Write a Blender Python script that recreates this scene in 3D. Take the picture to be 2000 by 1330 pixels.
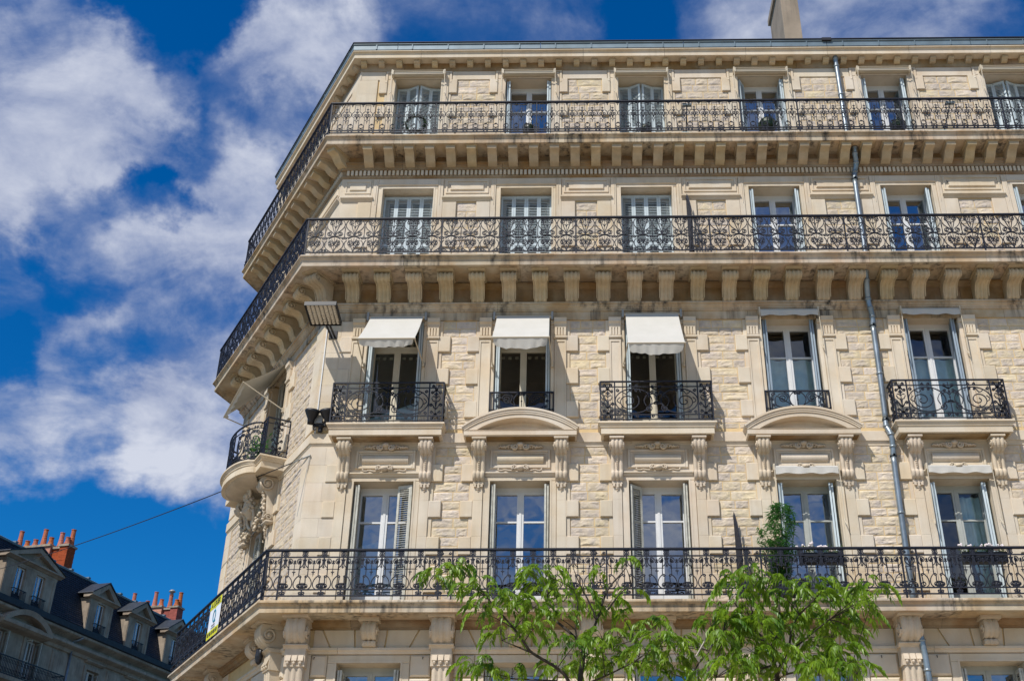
import bpy, bmesh, math, random
from math import sin, cos, pi, radians
from mathutils import Matrix, Vector, noise
for o in list(bpy.data.objects): bpy.data.objects.remove(o)
S = bpy.context.scene
COL = S.collection
R = random.Random(7)

# ---------------------------------------------------------------- camera
cam = bpy.data.cameras.new('camera'); cob = bpy.data.objects.new('camera', cam); COL.objects.link(cob)
PITCH, YAW = radians(29.345), radians(-0.696)
F = Vector((sin(YAW)*cos(PITCH), cos(YAW)*cos(PITCH), sin(PITCH))); RI = Vector((cos(YAW), -sin(YAW), 0)); U = RI.cross(F)
cob.matrix_world = Matrix(((RI.x, U.x, -F.x, 0), (RI.y, U.y, -F.y, -20.0), (RI.z, U.z, -F.z, 1.6), (0, 0, 0, 1)))
cam.sensor_width = 36; cam.lens = 2219.1/2000*36; cam.shift_x = -0.05275
cam.clip_start = 0.1; cam.clip_end = 4000
S.camera = cob

# ---------------------------------------------------------------- sun, sky, exposure
SUN = Vector((-0.70, -1.0, 1.50)).normalized()
sl = bpy.data.lights.new('sun', 'SUN'); sl.energy = 4.7; sl.angle = radians(0.55); sl.color = (1.0, 0.955, 0.885)
so = bpy.data.objects.new('sun', sl); COL.objects.link(so)
so.rotation_euler = SUN.to_track_quat('Z', 'Y').to_euler()
W = bpy.data.worlds.new('World'); S.world = W; W.use_nodes = True
S.view_settings.view_transform = 'Standard'; S.view_settings.look = 'None'
S.view_settings.gamma = 1.0; S.view_settings.exposure = 0.06; S.view_settings.use_curve_mapping = False
SKY_STRENGTH = 0.105

def world_nodes():
    nt = W.node_tree; nt.nodes.clear(); N = nt.nodes.new; L = nt.links.new
    out = N('ShaderNodeOutputWorld'); bg = N('ShaderNodeBackground'); L(bg.outputs[0], out.inputs[0])
    bg.inputs['Strength'].default_value = SKY_STRENGTH
    sky = N('ShaderNodeTexSky'); sky.sky_type = 'NISHITA'; sky.sun_disc = False
    sky.sun_elevation = math.asin(SUN.z); sky.sun_rotation = math.atan2(SUN.x, SUN.y)
    sky.air_density = 1.0; sky.dust_density = 0.2; sky.ozone_density = 2.5
    hs = N('ShaderNodeHueSaturation'); hs.inputs['Saturation'].default_value = 1.45; hs.inputs['Value'].default_value = 1.0
    hs.inputs['Hue'].default_value = 0.495
    L(sky.outputs[0], hs.inputs['Color'])
    tint = N('ShaderNodeMix'); tint.data_type = 'RGBA'; tint.blend_type = 'MULTIPLY'; tint.inputs[0].default_value = 1; L(hs.outputs[0], tint.inputs[6]); tint.inputs[7].default_value = (.24, .80, 1.08, 1)
    tc = N('ShaderNodeTexCoord'); nrm = N('ShaderNodeVectorMath'); nrm.operation = 'NORMALIZE'; L(tc.outputs['Generated'], nrm.inputs[0])
    def vmath(op, a, b=None):
        n = N('ShaderNodeVectorMath'); n.operation = op; L(a, n.inputs[0])
        if b is not None:
            if isinstance(b, tuple): n.inputs[1].default_value = b
            else: L(b, n.inputs[1])
        return n
    def m(op, a, b=None, c=None, clamp=False):
        n = N('ShaderNodeMath'); n.operation = op; n.use_clamp = clamp
        for i, x in enumerate((a, b, c)):
            if x is None: continue
            if isinstance(x, (int, float)): n.inputs[i].default_value = x
            else: L(x, n.inputs[i])
        return n.outputs[0]
    sep = N('ShaderNodeSeparateXYZ'); L(nrm.outputs[0], sep.inputs[0])
    zz = m('MAXIMUM', sep.outputs[2], 0.05)
    zz = m('ADD', zz, 0.25)
    px = m('DIVIDE', sep.outputs[0], zz); py = m('DIVIDE', sep.outputs[1], zz)
    cmb = N('ShaderNodeCombineXYZ'); L(px, cmb.inputs[0]); L(py, cmb.inputs[1])
    def tex(scale, detail, rough, off, dist=0.0, vec=None):
        ad = vmath('ADD', vec or cmb.outputs[0], off)
        t = N('ShaderNodeTexNoise'); t.inputs['Scale'].default_value = scale; t.inputs['Detail'].default_value = detail
        t.inputs['Roughness'].default_value = rough; t.inputs['Distortion'].default_value = dist; L(ad.outputs[0], t.inputs[0]); return t.outputs[0]
    # cloud banks: broad coverage plus finer billows, with a few directions where the photographed sky is open or banked, plus one unseen bank added behind the camera
    broad = tex(1.25, 3, .5, (3.1, 7.7, 0)); fine = tex(3.4, 14, .62, (1.3, 2.2, 4.0), 0.25); wisp = tex(9.0, 10, .6, (5.3, 0.2, 1.0), 0.6)
    wt = N('ShaderNodeTexNoise'); wt.inputs['Scale'].default_value = 9.0; wt.inputs['Detail'].default_value = 6; wt.inputs['Roughness'].default_value = .6; L(nrm.outputs[0], wt.inputs[0])
    w1 = vmath('SUBTRACT', wt.outputs[1], (.5, .5, .5)); w2 = vmath('MULTIPLY', w1.outputs[0], (.17, .17, .17)); w3 = vmath('ADD', nrm.outputs[0], w2.outputs[0]); wd = N('ShaderNodeVectorMath'); wd.operation = 'NORMALIZE'; L(w3.outputs[0], wd.inputs[0])
    def blob(d, c0, c1):     # 1 near direction d, 0 away
        dp = vmath('DOT_PRODUCT', wd.outputs[0], d); mr = N('ShaderNodeMapRange'); mr.interpolation_type = 'SMOOTHSTEP'
        L(dp.outputs['Value'], mr.inputs[0]); mr.inputs[1].default_value = c0; mr.inputs[2].default_value = c1; return mr.outputs[0]
    BL = CLOUD_BLOBS
    acc = None
    for (d, w, c0, c1) in BL:
        t = m('MULTIPLY', blob(d, c0, c1), w)
        acc = t if acc is None else m('ADD', acc, t)
    den = m('ADD', m('MULTIPLY', broad, 0.30), m('MULTIPLY', fine, 0.85))
    den = m('ADD', den, m('MULTIPLY', wisp, 0.30))
    den = m('ADD', den, acc)
    mr = N('ShaderNodeMapRange'); mr.interpolation_type = 'SMOOTHSTEP'; L(den, mr.inputs[0]); mr.inputs[1].default_value = 0.66; mr.inputs[2].default_value = 1.12
    mask = mr.outputs[0]
    shade = N('ShaderNodeMapRange'); L(m('ADD', m('ADD', m('MULTIPLY', fine, .9), m('MULTIPLY', wisp, .45)), m('MULTIPLY', acc, .35)), shade.inputs[0]); shade.inputs[1].default_value = 0.62; shade.inputs[2].default_value = 0.90
    cr = N('ShaderNodeMix'); cr.data_type = 'RGBA'; L(shade.outputs[0], cr.inputs[0])
    cr.inputs[6].default_value = (1.75, 2.35, 4.2, 1); cr.inputs[7].default_value = (6.3, 6.6, 7.5, 1)
    mx = N('ShaderNodeMix'); mx.data_type = 'RGBA'; L(m('MULTIPLY', mask, 0.93), mx.inputs[0]); L(tint.outputs[2], mx.inputs[6]); L(cr.outputs[2], mx.inputs[7])
    L(mx.outputs[2], bg.inputs['Color'])
    W.cycles.sampling_method = 'MANUAL'; W.cycles.sample_map_resolution = 512
def cdir(u, v):              # a direction in the sky
    d = F + RI*((u-1105.5)/2219.1) - U*((v-665)/2219.1); d.normalize(); return (d.x, d.y, d.z)
def cb(u, v, r, w): return (cdir(u, v), w, cos(r/2219.1), cos(r*.25/2219.1))
CLOUD_BLOBS = [cb(10, 190, 300, .32), cb(140, 330, 230, .24), cb(60, 540, 200, .10), cb(330, 600, 250, .20), cb(430, 850, 220, .24), cb(40, 830, 180, .20), cb(300, 870, 160, .16), cb(430, 160, 220, .20), cb(600, 130, 200, .22), cb(500, 430, 190, .22),
               cb(350, 0, 150, -.26), cb(290, 250, 120, -.16), cb(270, 120, 120, .16), cb(310, 385, 90, -.24), cb(150, 480, 130, -.26), cb(530, 260, 100, -.18), cb(10, 690, 90, -.20), cb(250, 720, 110, -.10), cb(140, 1130, 310, -.40), cb(430, 700, 90, -.06), cb(1000, 30, 200, .08), cb(1650, 20, 340, .16), cb(1240, 30, 100, -.10), ((0.05, -.80, .60), .20, .35, 1.0)]  # last entry: unseen cloud added behind the camera to pale the window reflections
world_nodes()

# ---------------------------------------------------------------- mesh builder (x along a face, p out of it, z up)
class MB:
    def __init__(s): s.v = []; s.f = []
    def add(s, v, f):
        n = len(s.v); s.v += [tuple(q) for q in v]; s.f += [tuple(i+n for i in q) for q in f]; return s
    def box(s, x0, x1, p0, p1, z0, z1):
        y0, y1 = -p1, -p0
        return s.add([(x0,y0,z0),(x1,y0,z0),(x1,y1,z0),(x0,y1,z0),(x0,y0,z1),(x1,y0,z1),(x1,y1,z1),(x0,y1,z1)],
                     [(0,3,2,1),(4,5,6,7),(0,1,5,4),(1,2,6,5),(2,3,7,6),(3,0,4,7)])
    def cbox(s, x0, x1, p0, p1, z0, z1, c=.008):       # box with chamfered front edges
        a = [(x0,-p0,z0),(x1,-p0,z0),(x1,-p0,z1),(x0,-p0,z1)]; b = [(x0,-p1+c,z0),(x1,-p1+c,z0),(x1,-p1+c,z1),(x0,-p1+c,z1)]
        d = [(x0+c,-p1,z0+c),(x1-c,-p1,z0+c),(x1-c,-p1,z1-c),(x0+c,-p1,z1-c)]
        f = [(3,2,1,0),(8,9,10,11)]
        for k in (0, 4):
            for i in range(4): j = (i+1) % 4; f.append((k+i, k+j, k+4+j, k+4+i))
        return s.add(a+b+d, f)
    def prism(s, prof, x0, x1):                        # closed profile [(p,z)] extruded along x
        n = len(prof); v = [(x0,-p,z) for p, z in prof]+[(x1,-p,z) for p, z in prof]
        f = [tuple(range(n-1,-1,-1)), tuple(range(n, 2*n))]+[(i, (i+1) % n, n+(i+1) % n, n+i) for i in range(n)]
        return s.add(v, f)
    def plate(s, out, p0, p1):                         # closed outline [(x,z)] extruded along p
        n = len(out); v = [(x,-p0,z) for x, z in out]+[(x,-p1,z) for x, z in out]
        f = [tuple(range(n)), tuple(range(2*n-1, n-1, -1))]+[((i+1) % n, i, n+i, n+(i+1) % n) for i in range(n)]
        return s.add(v, f)
    def plan(s, pts, z0, z1):                          # closed plan [(x,p)] extruded along z
        n = len(pts); v = [(x,-p,z0) for x, p in pts]+[(x,-p,z1) for x, p in pts]
        return s.add(v, [tuple(range(n-1,-1,-1)), tuple(range(n, 2*n))]+[(i, (i+1) % n, n+(i+1) % n, n+i) for i in range(n)])
    def tube(s, pts, r, n=4, closed=False, taper=None, rz=None):
        P = [Vector(q) for q in pts]; m = len(P)
        if m < 2: return s
        T = []
        for i in range(m):
            a = P[(i-1) % m] if (closed or i > 0) else P[i]; b = P[(i+1) % m] if (closed or i < m-1) else P[i]
            t = b-a; T.append(t.normalized() if t.length > 1e-9 else Vector((0,0,1)))
        up = Vector((0,1,0))
        if abs(T[0].dot(up)) > .9: up = Vector((0,0,1))
        rings = []
        for i in range(m):
            u = up-T[i]*up.dot(T[i]); u = u.normalized() if u.length > 1e-6 else Vector((1,0,0)); up = u; w = T[i].cross(u)
            rr = r*(taper(i/(m-1)) if taper else 1)
            rings.append([P[i]+u*(rr*cos(2*pi*(k+.5)/n))*(rz or 1)+w*(rr*sin(2*pi*(k+.5)/n)) for k in range(n)])
        b = len(s.v)
        for g in rings: s.v += [tuple(q) for q in g]
        for i in range(m if closed else m-1):
            j = (i+1) % m
            for k in range(n): l = (k+1) % n; s.f.append((b+i*n+k, b+i*n+l, b+j*n+l, b+j*n+k))
        if not closed: s.f.append(tuple(b+k for k in range(n-1,-1,-1))); s.f.append(tuple(b+(m-1)*n+k for k in range(n)))
        return s
    def line(s, a, b, r, n=4): return s.tube([a, b], r, n)
    def lathe(s, prof, n=12, cx=0, cp=0, axis='z'):    # profile [(r,z)] about a vertical axis
        b = len(s.v)
        for r, z in prof:
            for k in range(n): a = 2*pi*k/n; s.v.append((cx+r*cos(a), -cp+r*sin(a), z))
        for i in range(len(prof)-1):
            for k in range(n): l = (k+1) % n; s.f.append((b+i*n+k, b+i*n+l, b+(i+1)*n+l, b+(i+1)*n+k))
        s.f.append(tuple(b+k for k in range(n-1,-1,-1))); s.f.append(tuple(b+(len(prof)-1)*n+k for k in range(n)))
        return s
    def ball(s, c, r, seg=8, rings=6, sc=(1,1,1)):
        b = len(s.v); x, p, z = c
        s.v.append((x, -p, z-r*sc[2]))
        for i in range(1, rings):
            t = pi*i/rings
            for k in range(seg): a = 2*pi*k/seg; s.v.append((x+r*sc[0]*sin(t)*cos(a), -p+r*sc[1]*sin(t)*sin(a), z-r*sc[2]*cos(t)))
        s.v.append((x, -p, z+r*sc[2])); last = len(s.v)-1
        for k in range(seg): s.f.append((b, b+1+(k+1) % seg, b+1+k)); s.f.append((last, b+1+(rings-2)*seg+k, b+1+(rings-2)*seg+(k+1) % seg))
        for i in range(rings-2):
            for k in range(seg): l = (k+1) % seg; q = b+1+i*seg; s.f.append((q+k, q+l, q+seg+l, q+seg+k))
        return s
    def xform(s, M): s.v = [tuple(M @ Vector(q)) for q in s.v]; return s
    def join(s, o, M=None):
        return s.add([tuple(M @ Vector(q)) for q in o.v] if M else o.v, o.f)
    def mirror_x(s):
        o = MB(); o.v = [(-x, y, z) for x, y, z in s.v]; o.f = [tuple(reversed(q)) for q in s.f]; s.join(o); return s
    def mesh(s, name, mat, smooth=False):
        me = bpy.data.meshes.new(name); me.from_pydata(s.v, [], s.f); me.materials.append(mat)
        if smooth: me.polygons.foreach_set('use_smooth', [True]*len(me.polygons))
        me.update(); return me
I4 = Matrix.Identity(4)
def put(name, me, parent=None, M=I4, **props):
    o = bpy.data.objects.new(name, me); COL.objects.link(o)
    if parent: o.parent = parent
    o.matrix_local = M
    for k, v in props.items(): o[k] = v
    return o
def obj(name, mb, mat, parent=None, M=I4, smooth=False, **props):
    return put(name, mb.mesh(name, mat, smooth), parent, M, **props)
def thing(name, label, cat, loc=(0,0,0), M=None, group=None):
    o = bpy.data.objects.new(name, None); COL.objects.link(o); o.empty_display_size = .2
    o.matrix_world = M if M else Matrix.Translation(loc)
    o['label'] = label; o['category'] = cat
    if group: o['group'] = group
    return o
def T(x=0, p=0, z=0): return Matrix.Translation((x, -p, z))
def RZ(a): return Matrix.Rotation(a, 4, 'Z')
def smoothpath(pts, n=6):           # Catmull-Rom through points
    P = [Vector(q) for q in pts]; out = []
    for i in range(len(P)-1):
        a = P[max(i-1, 0)]; b = P[i]; c = P[i+1]; d = P[min(i+2, len(P)-1)]
        for k in range(n):
            t = k/n; out.append(.5*((2*b)+(c-a)*t+(2*a-5*b+4*c-d)*t*t+(3*b-a-3*c+d)*t**3))
    out.append(P[-1]); return [tuple(q) for q in out]
def spiral(cx, cz, r0, r1, a0, turns, n=14, y=0):   # from outer radius r0 at angle a0 inwards
    return [(cx+(r0+(r1-r0)*t)*cos(a0+turns*2*pi*t), y, cz+(r0+(r1-r0)*t)*sin(a0+turns*2*pi*t)) for t in [i/n for i in range(n+1)]]

# ---------------------------------------------------------------- materials
def mat(name, base=(.5,.5,.5), rough=.8, metal=0.0, var=.12, vscale=2.0, hue=(0,0,0), bump=.0, bscale=30, streak=0.0, streakcol=(.06,.055,.05), rand=.0, spots=0.0, spec=.35, patches=None, sheen=0, trans=0, bdetail=6):
    m = bpy.data.materials.new(name); m.use_nodes = True; nt = m.node_tree; N = nt.nodes.new; L = nt.links.new
    b = nt.nodes['Principled BSDF']; b.inputs['Roughness'].default_value = rough; b.inputs['Metallic'].default_value = metal
    b.inputs['Specular IOR Level'].default_value = spec
    if trans:
        b.inputs['Transmission Weight'].default_value = 0
    geo = N('ShaderNodeNewGeometry'); pos = geo.outputs['Position']
    def noise_(scale, detail=5, rough_=.55, vec=None, stretch=None):
        v = vec or pos
        if stretch:
            mp = N('ShaderNodeMapping'); mp.inputs['Scale'].default_value = stretch; L(v, mp.inputs[0]); v = mp.outputs[0]
        t = N('ShaderNodeTexNoise'); t.inputs['Scale'].default_value = scale; t.inputs['Detail'].default_value = detail; t.inputs['Roughness'].default_value = rough_; L(v, t.inputs[0]); return t.outputs[0]
    def mr(x, a, b_, c, d):
        n = N('ShaderNodeMapRange'); L(x, n.inputs[0])
        for i, q in enumerate((a, b_, c, d)): n.inputs[i+1].default_value = q
        return n.outputs[0]
    def mix(f, a, b_, mode='MIX'):
        n = N('ShaderNodeMix'); n.data_type = 'RGBA'; n.blend_type = mode
        if isinstance(f, float): n.inputs[0].default_value = f
        else: L(f, n.inputs[0])
        for i, q in ((6, a), (7, b_)):
            if isinstance(q, tuple): n.inputs[i].default_value = (*q[:3], 1)
            else: L(q, n.inputs[i])
        return n.outputs[2]
    c = tuple(base)
    if patches:                       # second natural colour in soft patches
        c = mix(mr(noise_(patches[1], 4), .42, .62, 0, 1), c, patches[0])
    if var:
        hi = 1+var; lo = 1-var
        t = noise_(vscale, 8, .6)
        c = mix(1.0, c, mix(mr(t, .3, .7, 0, 1), (lo, lo, lo*.98), (hi, hi, hi)), 'MULTIPLY')
    if rand:
        oi = N('ShaderNodeObjectInfo'); h = N('ShaderNodeHueSaturation')
        L(mr(oi.outputs['Random'], 0, 1, 1-rand, 1+rand), h.inputs['Value'])
        wn = N('ShaderNodeTexWhiteNoise'); wn.noise_dimensions = '1D'; L(oi.outputs['Random'], wn.inputs['W'])
        L(mr(wn.outputs['Value'], 0, 1, .5-rand*.10, .5+rand*.06), h.inputs['Hue'])
        L(mr(wn.outputs['Value'], 0, 1, 1-rand*1.6, 1+rand*1.0), h.inputs['Saturation'])
        if isinstance(c, tuple): h.inputs['Color'].default_value = (*c[:3], 1)
        else: L(c, h.inputs['Color'])
        c = h.outputs[0]
    if streak:
        s1 = noise_(9, 6, .6, stretch=(1, 1, .06)); s2 = noise_(.9, 3, .5)
        f = N('ShaderNodeMath'); f.operation = 'MULTIPLY'; L(mr(s1, .45, .68, 0, 1), f.inputs[0]); L(mr(s2, .40, .58, 0, 1), f.inputs[1])
        g = N('ShaderNodeMath'); g.operation = 'MULTIPLY'; L(f.outputs[0], g.inputs[0]); g.inputs[1].default_value = streak
        c = mix(g.outputs[0], c, streakcol)
    if spots:
        c = mix(mr(noise_(14, 6, .7), .58, .75, 0, spots), c, streakcol)
    if isinstance(c, tuple): b.inputs['Base Color'].default_value = (*c[:3], 1)
    else: L(c, b.inputs['Base Color'])
    if bump:
        bn = N('ShaderNodeBump'); bn.inputs['Strength'].default_value = 1; bn.inputs['Distance'].default_value = bump; L(noise_(bscale, bdetail, .65), bn.inputs['Height']); L(bn.outputs[0], b.inputs['Normal'])
    return m
M = {}
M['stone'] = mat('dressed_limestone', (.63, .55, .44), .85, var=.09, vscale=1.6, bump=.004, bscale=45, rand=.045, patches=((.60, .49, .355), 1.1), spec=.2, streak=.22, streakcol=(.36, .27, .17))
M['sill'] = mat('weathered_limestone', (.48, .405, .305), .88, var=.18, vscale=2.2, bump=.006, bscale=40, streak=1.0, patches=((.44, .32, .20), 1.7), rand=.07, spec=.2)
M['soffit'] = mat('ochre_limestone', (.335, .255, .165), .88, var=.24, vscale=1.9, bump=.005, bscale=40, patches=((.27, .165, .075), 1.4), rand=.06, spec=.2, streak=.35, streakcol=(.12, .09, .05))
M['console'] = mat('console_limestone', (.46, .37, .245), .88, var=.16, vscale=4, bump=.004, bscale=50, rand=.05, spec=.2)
M['carved'] = mat('carved_limestone', (.54, .45, .34), .88, var=.16, vscale=3.5, bump=.005, bscale=60, rand=.05, spots=.35, streakcol=(.25, .19, .12), spec=.2)
M['rubble'] = mat('rubble_stone', (.63, .525, .375), .9, var=.15, vscale=9, bump=.016, bscale=22, rand=.11, patches=((.55, .47, .39), 5.0), spec=.2, bdetail=8)
M['mortar'] = mat('lime_mortar', (.64, .475, .26), .92, var=.10, vscale=4, bump=.004, bscale=60, spec=.2)
M['iron'] = mat('painted_wrought_iron', (.014, .016, .026), .55, var=.15, vscale=9, spec=.3)
M['zinc'] = mat('zinc_sheet', (.14, .19, .225), .5, metal=.2, var=.18, vscale=3, spec=.5)
M['pipe'] = mat('zinc_pipe', (.24, .28, .31), .38, metal=.6, var=.25, vscale=5, spec=.5)
M['shutter_blue'] = mat('pale_blue_shutter_paint', (.50, .57, .60), .6, var=.08, vscale=6, spec=.35)
M['shutter_slate'] = mat('slate_blue_shutter_paint', (.26, .32, .38), .6, var=.1, vscale=6, spec=.35)
M['shutter_worn'] = mat('peeling_grey_shutter_paint', (.50, .49, .43), .75, var=.2, vscale=10, spots=.8, streakcol=(.16, .14, .11), streak=.4, spec=.3)
M['joinery'] = mat('white_window_paint', (.66, .66, .66), .5, var=.05, vscale=5, spec=.4)
M['joinery_grey'] = mat('grey_window_paint', (.40, .41, .38), .5, var=.08, vscale=5, spec=.4)
M['joinery_cream'] = mat('cream_window_paint', (.60, .54, .42), .5, var=.06, vscale=5, spec=.4)
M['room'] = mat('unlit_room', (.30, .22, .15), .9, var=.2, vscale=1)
M['canvas'] = mat('ecru_awning_canvas', (.52, .50, .46), .85, var=.04, vscale=3, bump=.002, bscale=120, spec=.2)
M['cassette'] = mat('beige_lacquered_metal', (.55, .48, .37), .5, var=.05, spec=.4)
M['blackplastic'] = mat('black_housing', (.012, .012, .015), .5, var=.1, spec=.4)
M['lens'] = mat('lamp_reflector', (.58, .53, .45), .35, var=.2, vscale=30, spec=.6)
M['steel'] = mat('galvanised_steel', (.30, .30, .29), .5, metal=.2, var=.1)
M['cable'] = mat('dark_cable', (.025, .022, .025), .6, var=0)
M['slate'] = mat('roof_slate', (.024, .029, .040), .6, var=.35, vscale=6, bump=.01, bscale=8, rand=.15, spec=.3)
M['brick'] = mat('red_brick', (.34, .075, .04), .9, var=.25, vscale=4, rand=.12)
M['pinkbrick'] = mat('pale_brick', (.50, .24, .17), .9, var=.25, vscale=4, rand=.12)
M['terracotta'] = mat('terracotta_pot', (.42, .125, .055), .8, var=.2, vscale=5, rand=.09)
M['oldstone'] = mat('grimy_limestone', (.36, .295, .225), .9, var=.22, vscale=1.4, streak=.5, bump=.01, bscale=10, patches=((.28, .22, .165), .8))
M['oldshutter'] = mat('offwhite_shutter_paint', (.48, .47, .44), .7, var=.08)
M['bark'] = mat('dark_bark', (.05, .04, .03), .9, var=.3, vscale=12, bump=.01, bscale=40)
M['drybark'] = mat('bleached_twig_bark', (.42, .38, .33), .9, var=.2, vscale=12)
M['asphalt'] = mat('asphalt', (.06, .06, .06), .9, var=.2, bump=.01, bscale=60)
M['paving'] = mat('pale_paving', (.44, .365, .265), .9, var=.15, vscale=1.5, bump=.004, bscale=30)
M['yellow'] = mat('yellow_print', (.62, .60, .02), .6, var=.03)
M['white'] = mat('white_print', (.70, .72, .78), .6, var=.03)
M['teal'] = mat('teal_print', (.01, .22, .33), .6, var=.03)
M['ink'] = mat('dark_print', (.05, .045, .03), .6, var=.03)
M['greyink'] = mat('grey_print', (.22, .22, .26), .6, var=.03)
M['planter'] = mat('dark_planter', (.02, .02, .024), .6, var=.1)
M['petal'] = mat('pale_petals', (.75, .66, .66), .7, var=.1, vscale=20)
M['concrete'] = mat('chimney_render', (.30, .24, .18), .9, var=.22, vscale=1.2, streak=.4, bump=.005, bscale=30)
def leafmat(name, col, col2, tr=.45):
    m = bpy.data.materials.new(name); m.use_nodes = True; nt = m.node_tree; N = nt.nodes.new; L = nt.links.new
    b = nt.nodes['Principled BSDF']; b.inputs['Roughness'].default_value = .42; b.inputs['Specular IOR Level'].default_value = .5
    oi = N('ShaderNodeObjectInfo'); geo = N('ShaderNodeNewGeometry'); t = N('ShaderNodeTexNoise'); t.inputs['Scale'].default_value = 3.0; L(geo.outputs['Position'], t.inputs[0])
    mx = N('ShaderNodeMix'); mx.data_type = 'RGBA'; mx.inputs[6].default_value = (*col, 1); mx.inputs[7].default_value = (*col2, 1)
    ad = N('ShaderNodeMath'); ad.operation = 'MULTIPLY_ADD'; L(oi.outputs['Random'], ad.inputs[0]); ad.inputs[1].default_value = .7; 
    mr = N('ShaderNodeMapRange'); L(t.outputs[0], mr.inputs[0]); mr.inputs[1].default_value = .3; mr.inputs[2].default_value = .7; mr.inputs[3].default_value = -.2; mr.inputs[4].default_value = .5; L(mr.outputs[0], ad.inputs[2]); ad.use_clamp = True
    L(ad.outputs[0], mx.inputs[0]); L(mx.outputs[2], b.inputs['Base Color'])
    tl = N('ShaderNodeBsdfTranslucent'); hs = N('ShaderNodeHueSaturation'); hs.inputs['Value'].default_value = 2.0; hs.inputs['Hue'].default_value = .49; L(mx.outputs[2], hs.inputs['Color']); L(hs.outputs[0], tl.inputs['Color'])
    ms = N('ShaderNodeMixShader'); ms.inputs[0].default_value = tr; L(b.outputs[0], ms.inputs[1]); L(tl.outputs[0], ms.inputs[2]); L(ms.outputs[0], nt.nodes['Material Output'].inputs[0])
    return m
M['leaf'] = leafmat('tree_leaf', (.055, .135, .006), (.20, .315, .016), .38)
M['bamboo'] = leafmat('bamboo_leaf', (.03, .11, .02), (.06, .19, .045), .4)
M['box'] = leafmat('boxwood_leaf', (.008, .022, .010), (.016, .04, .014), .15)
M['flowerleaf'] = leafmat('flower_foliage', (.04, .09, .015), (.12, .19, .02), .3)
def glass(name, refl=.35, tint=(.55, .6, .62)):
    m = bpy.data.materials.new(name); m.use_nodes = True; nt = m.node_tree; nt.nodes.clear(); N = nt.nodes.new; L = nt.links.new
    out = N('ShaderNodeOutputMaterial'); tr = N('ShaderNodeBsdfTransparent'); tr.inputs[0].default_value = (*tint, 1); gl = N('ShaderNodeBsdfGlossy'); gl.inputs['Roughness'].default_value = .02; gl.inputs['Color'].default_value = (.92, .96, 1, 1)
    geo = N('ShaderNodeNewGeometry'); t = N('ShaderNodeTexNoise'); t.inputs['Scale'].default_value = 1.6; L(geo.outputs['Position'], t.inputs[0])
    bn = N('ShaderNodeBump'); bn.inputs['Distance'].default_value = .012; bn.inputs['Strength'].default_value = .6; L(t.outputs[0], bn.inputs['Height']); L(bn.outputs[0], gl.inputs['Normal'])
    fr = N('ShaderNodeFresnel'); fr.inputs['IOR'].default_value = 1.5
    ad = N('ShaderNodeMath'); ad.operation = 'ADD'; ad.inputs[1].default_value = refl; L(fr.outputs[0], ad.inputs[0]); ad.use_clamp = True
    ms = N('ShaderNodeMixShader'); L(ad.outputs[0], ms.inputs[0]); L(tr.outputs[0], ms.inputs[1]); L(gl.outputs[0], ms.inputs[2]); L(ms.outputs[0], out.inputs[0]); return m
M['glass'] = glass('window_glass', .30)
M['glass_clear'] = glass('clear_window_glass', .04, (.85, .86, .84)); M['glass_soft'] = glass('soft_window_glass', .07, (.82, .88, .88))
def curtainmat():
    m = mat('net_curtain', (.66, .80, .80), .9, var=.1, vscale=6); return m
M['curtain'] = curtainmat()
M['stripe'] = mat('cream_valance', (.42, .38, .28), .9, var=.05)
# ---------------------------------------------------------------- ground
g = MB().add([(-900,-900,0),(900,-900,0),(900,900,0),(-900,900,0)], [(0,1,2,3)]); obj('road', g, M['asphalt'], kind='structure')
g = MB().plan([(-7.2,3.0),(14,3.0),(14,0.1),(-5.3,0.1)], 0.004, .14)
obj('pavement', g, M['paving'], kind='structure')
g = MB().add([(-70,-90,.004),(70,-90,.004),(70,-.2,.004),(-70,-.2,.004)], [(0,1,2,3)]); obj('square', g, M['paving'], kind='structure')

# ---------------------------------------------------------------- the corner building
XC = -5.14; TH = radians(59); LC = 5.74; XR = 13.2
MC = Matrix.Translation((XC,0,0)) @ RZ(-TH)                # chamfer face, local x from -LC to 0
FX, FY = XC-LC*cos(TH), LC*sin(TH)
T3 = radians(106.3); MT = Matrix.Translation((FX,FY,0)) @ RZ(-T3); LT = 11.0
MF = I4
B = thing('corner_apartment_building', 'cream limestone apartment building with chamfered corner, wrought iron balconies and louvred shutters', 'building')
NODES = [Vector((XR,0)), Vector((XC,0)), Vector((FX,FY)), Vector((FX+LT*sin(radians(16.3)), FY+LT*cos(radians(16.3))))]
NORM = [Vector((0,-1)), Vector((-sin(TH),-cos(TH))), Vector((-cos(radians(16.3)), sin(radians(16.3))))]
def pnode(i, t, wall=0.0):      # a point on face i at distance t from its right hand node
    a, b = NODES[i], NODES[i+1]; d = (b-a).normalized(); return a+d*t, NORM[i]
def sweep(mb, prof, stops, p0=0.0):
    """stops: list of (face,t) ends or corner indexes; profile (p,z) open list from upper wall to lower wall"""
    rows = []
    for s in stops:
        if isinstance(s, int): P = NODES[s]; n1, n2 = NORM[s-1], NORM[s]; m = (n1+n2)/(1+n1.dot(n2))
        else: P, m = pnode(*s)
        rows.append([(P.x+m.x*(p+p0), P.y+m.y*(p+p0), z) for p, z in prof])
    n = len(prof); v = [q for r in rows for q in r]; f = []
    for i in range(len(rows)-1):
        for k in range(n-1): f.append((i*n+k, (i+1)*n+k, (i+1)*n+k+1, i*n+k+1))
    f.append(tuple(range(n))); f.append(tuple(range(len(rows)*n-1, (len(rows)-1)*n-1, -1)))
    return mb.add(v, f)
LF = XR-XC
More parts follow.
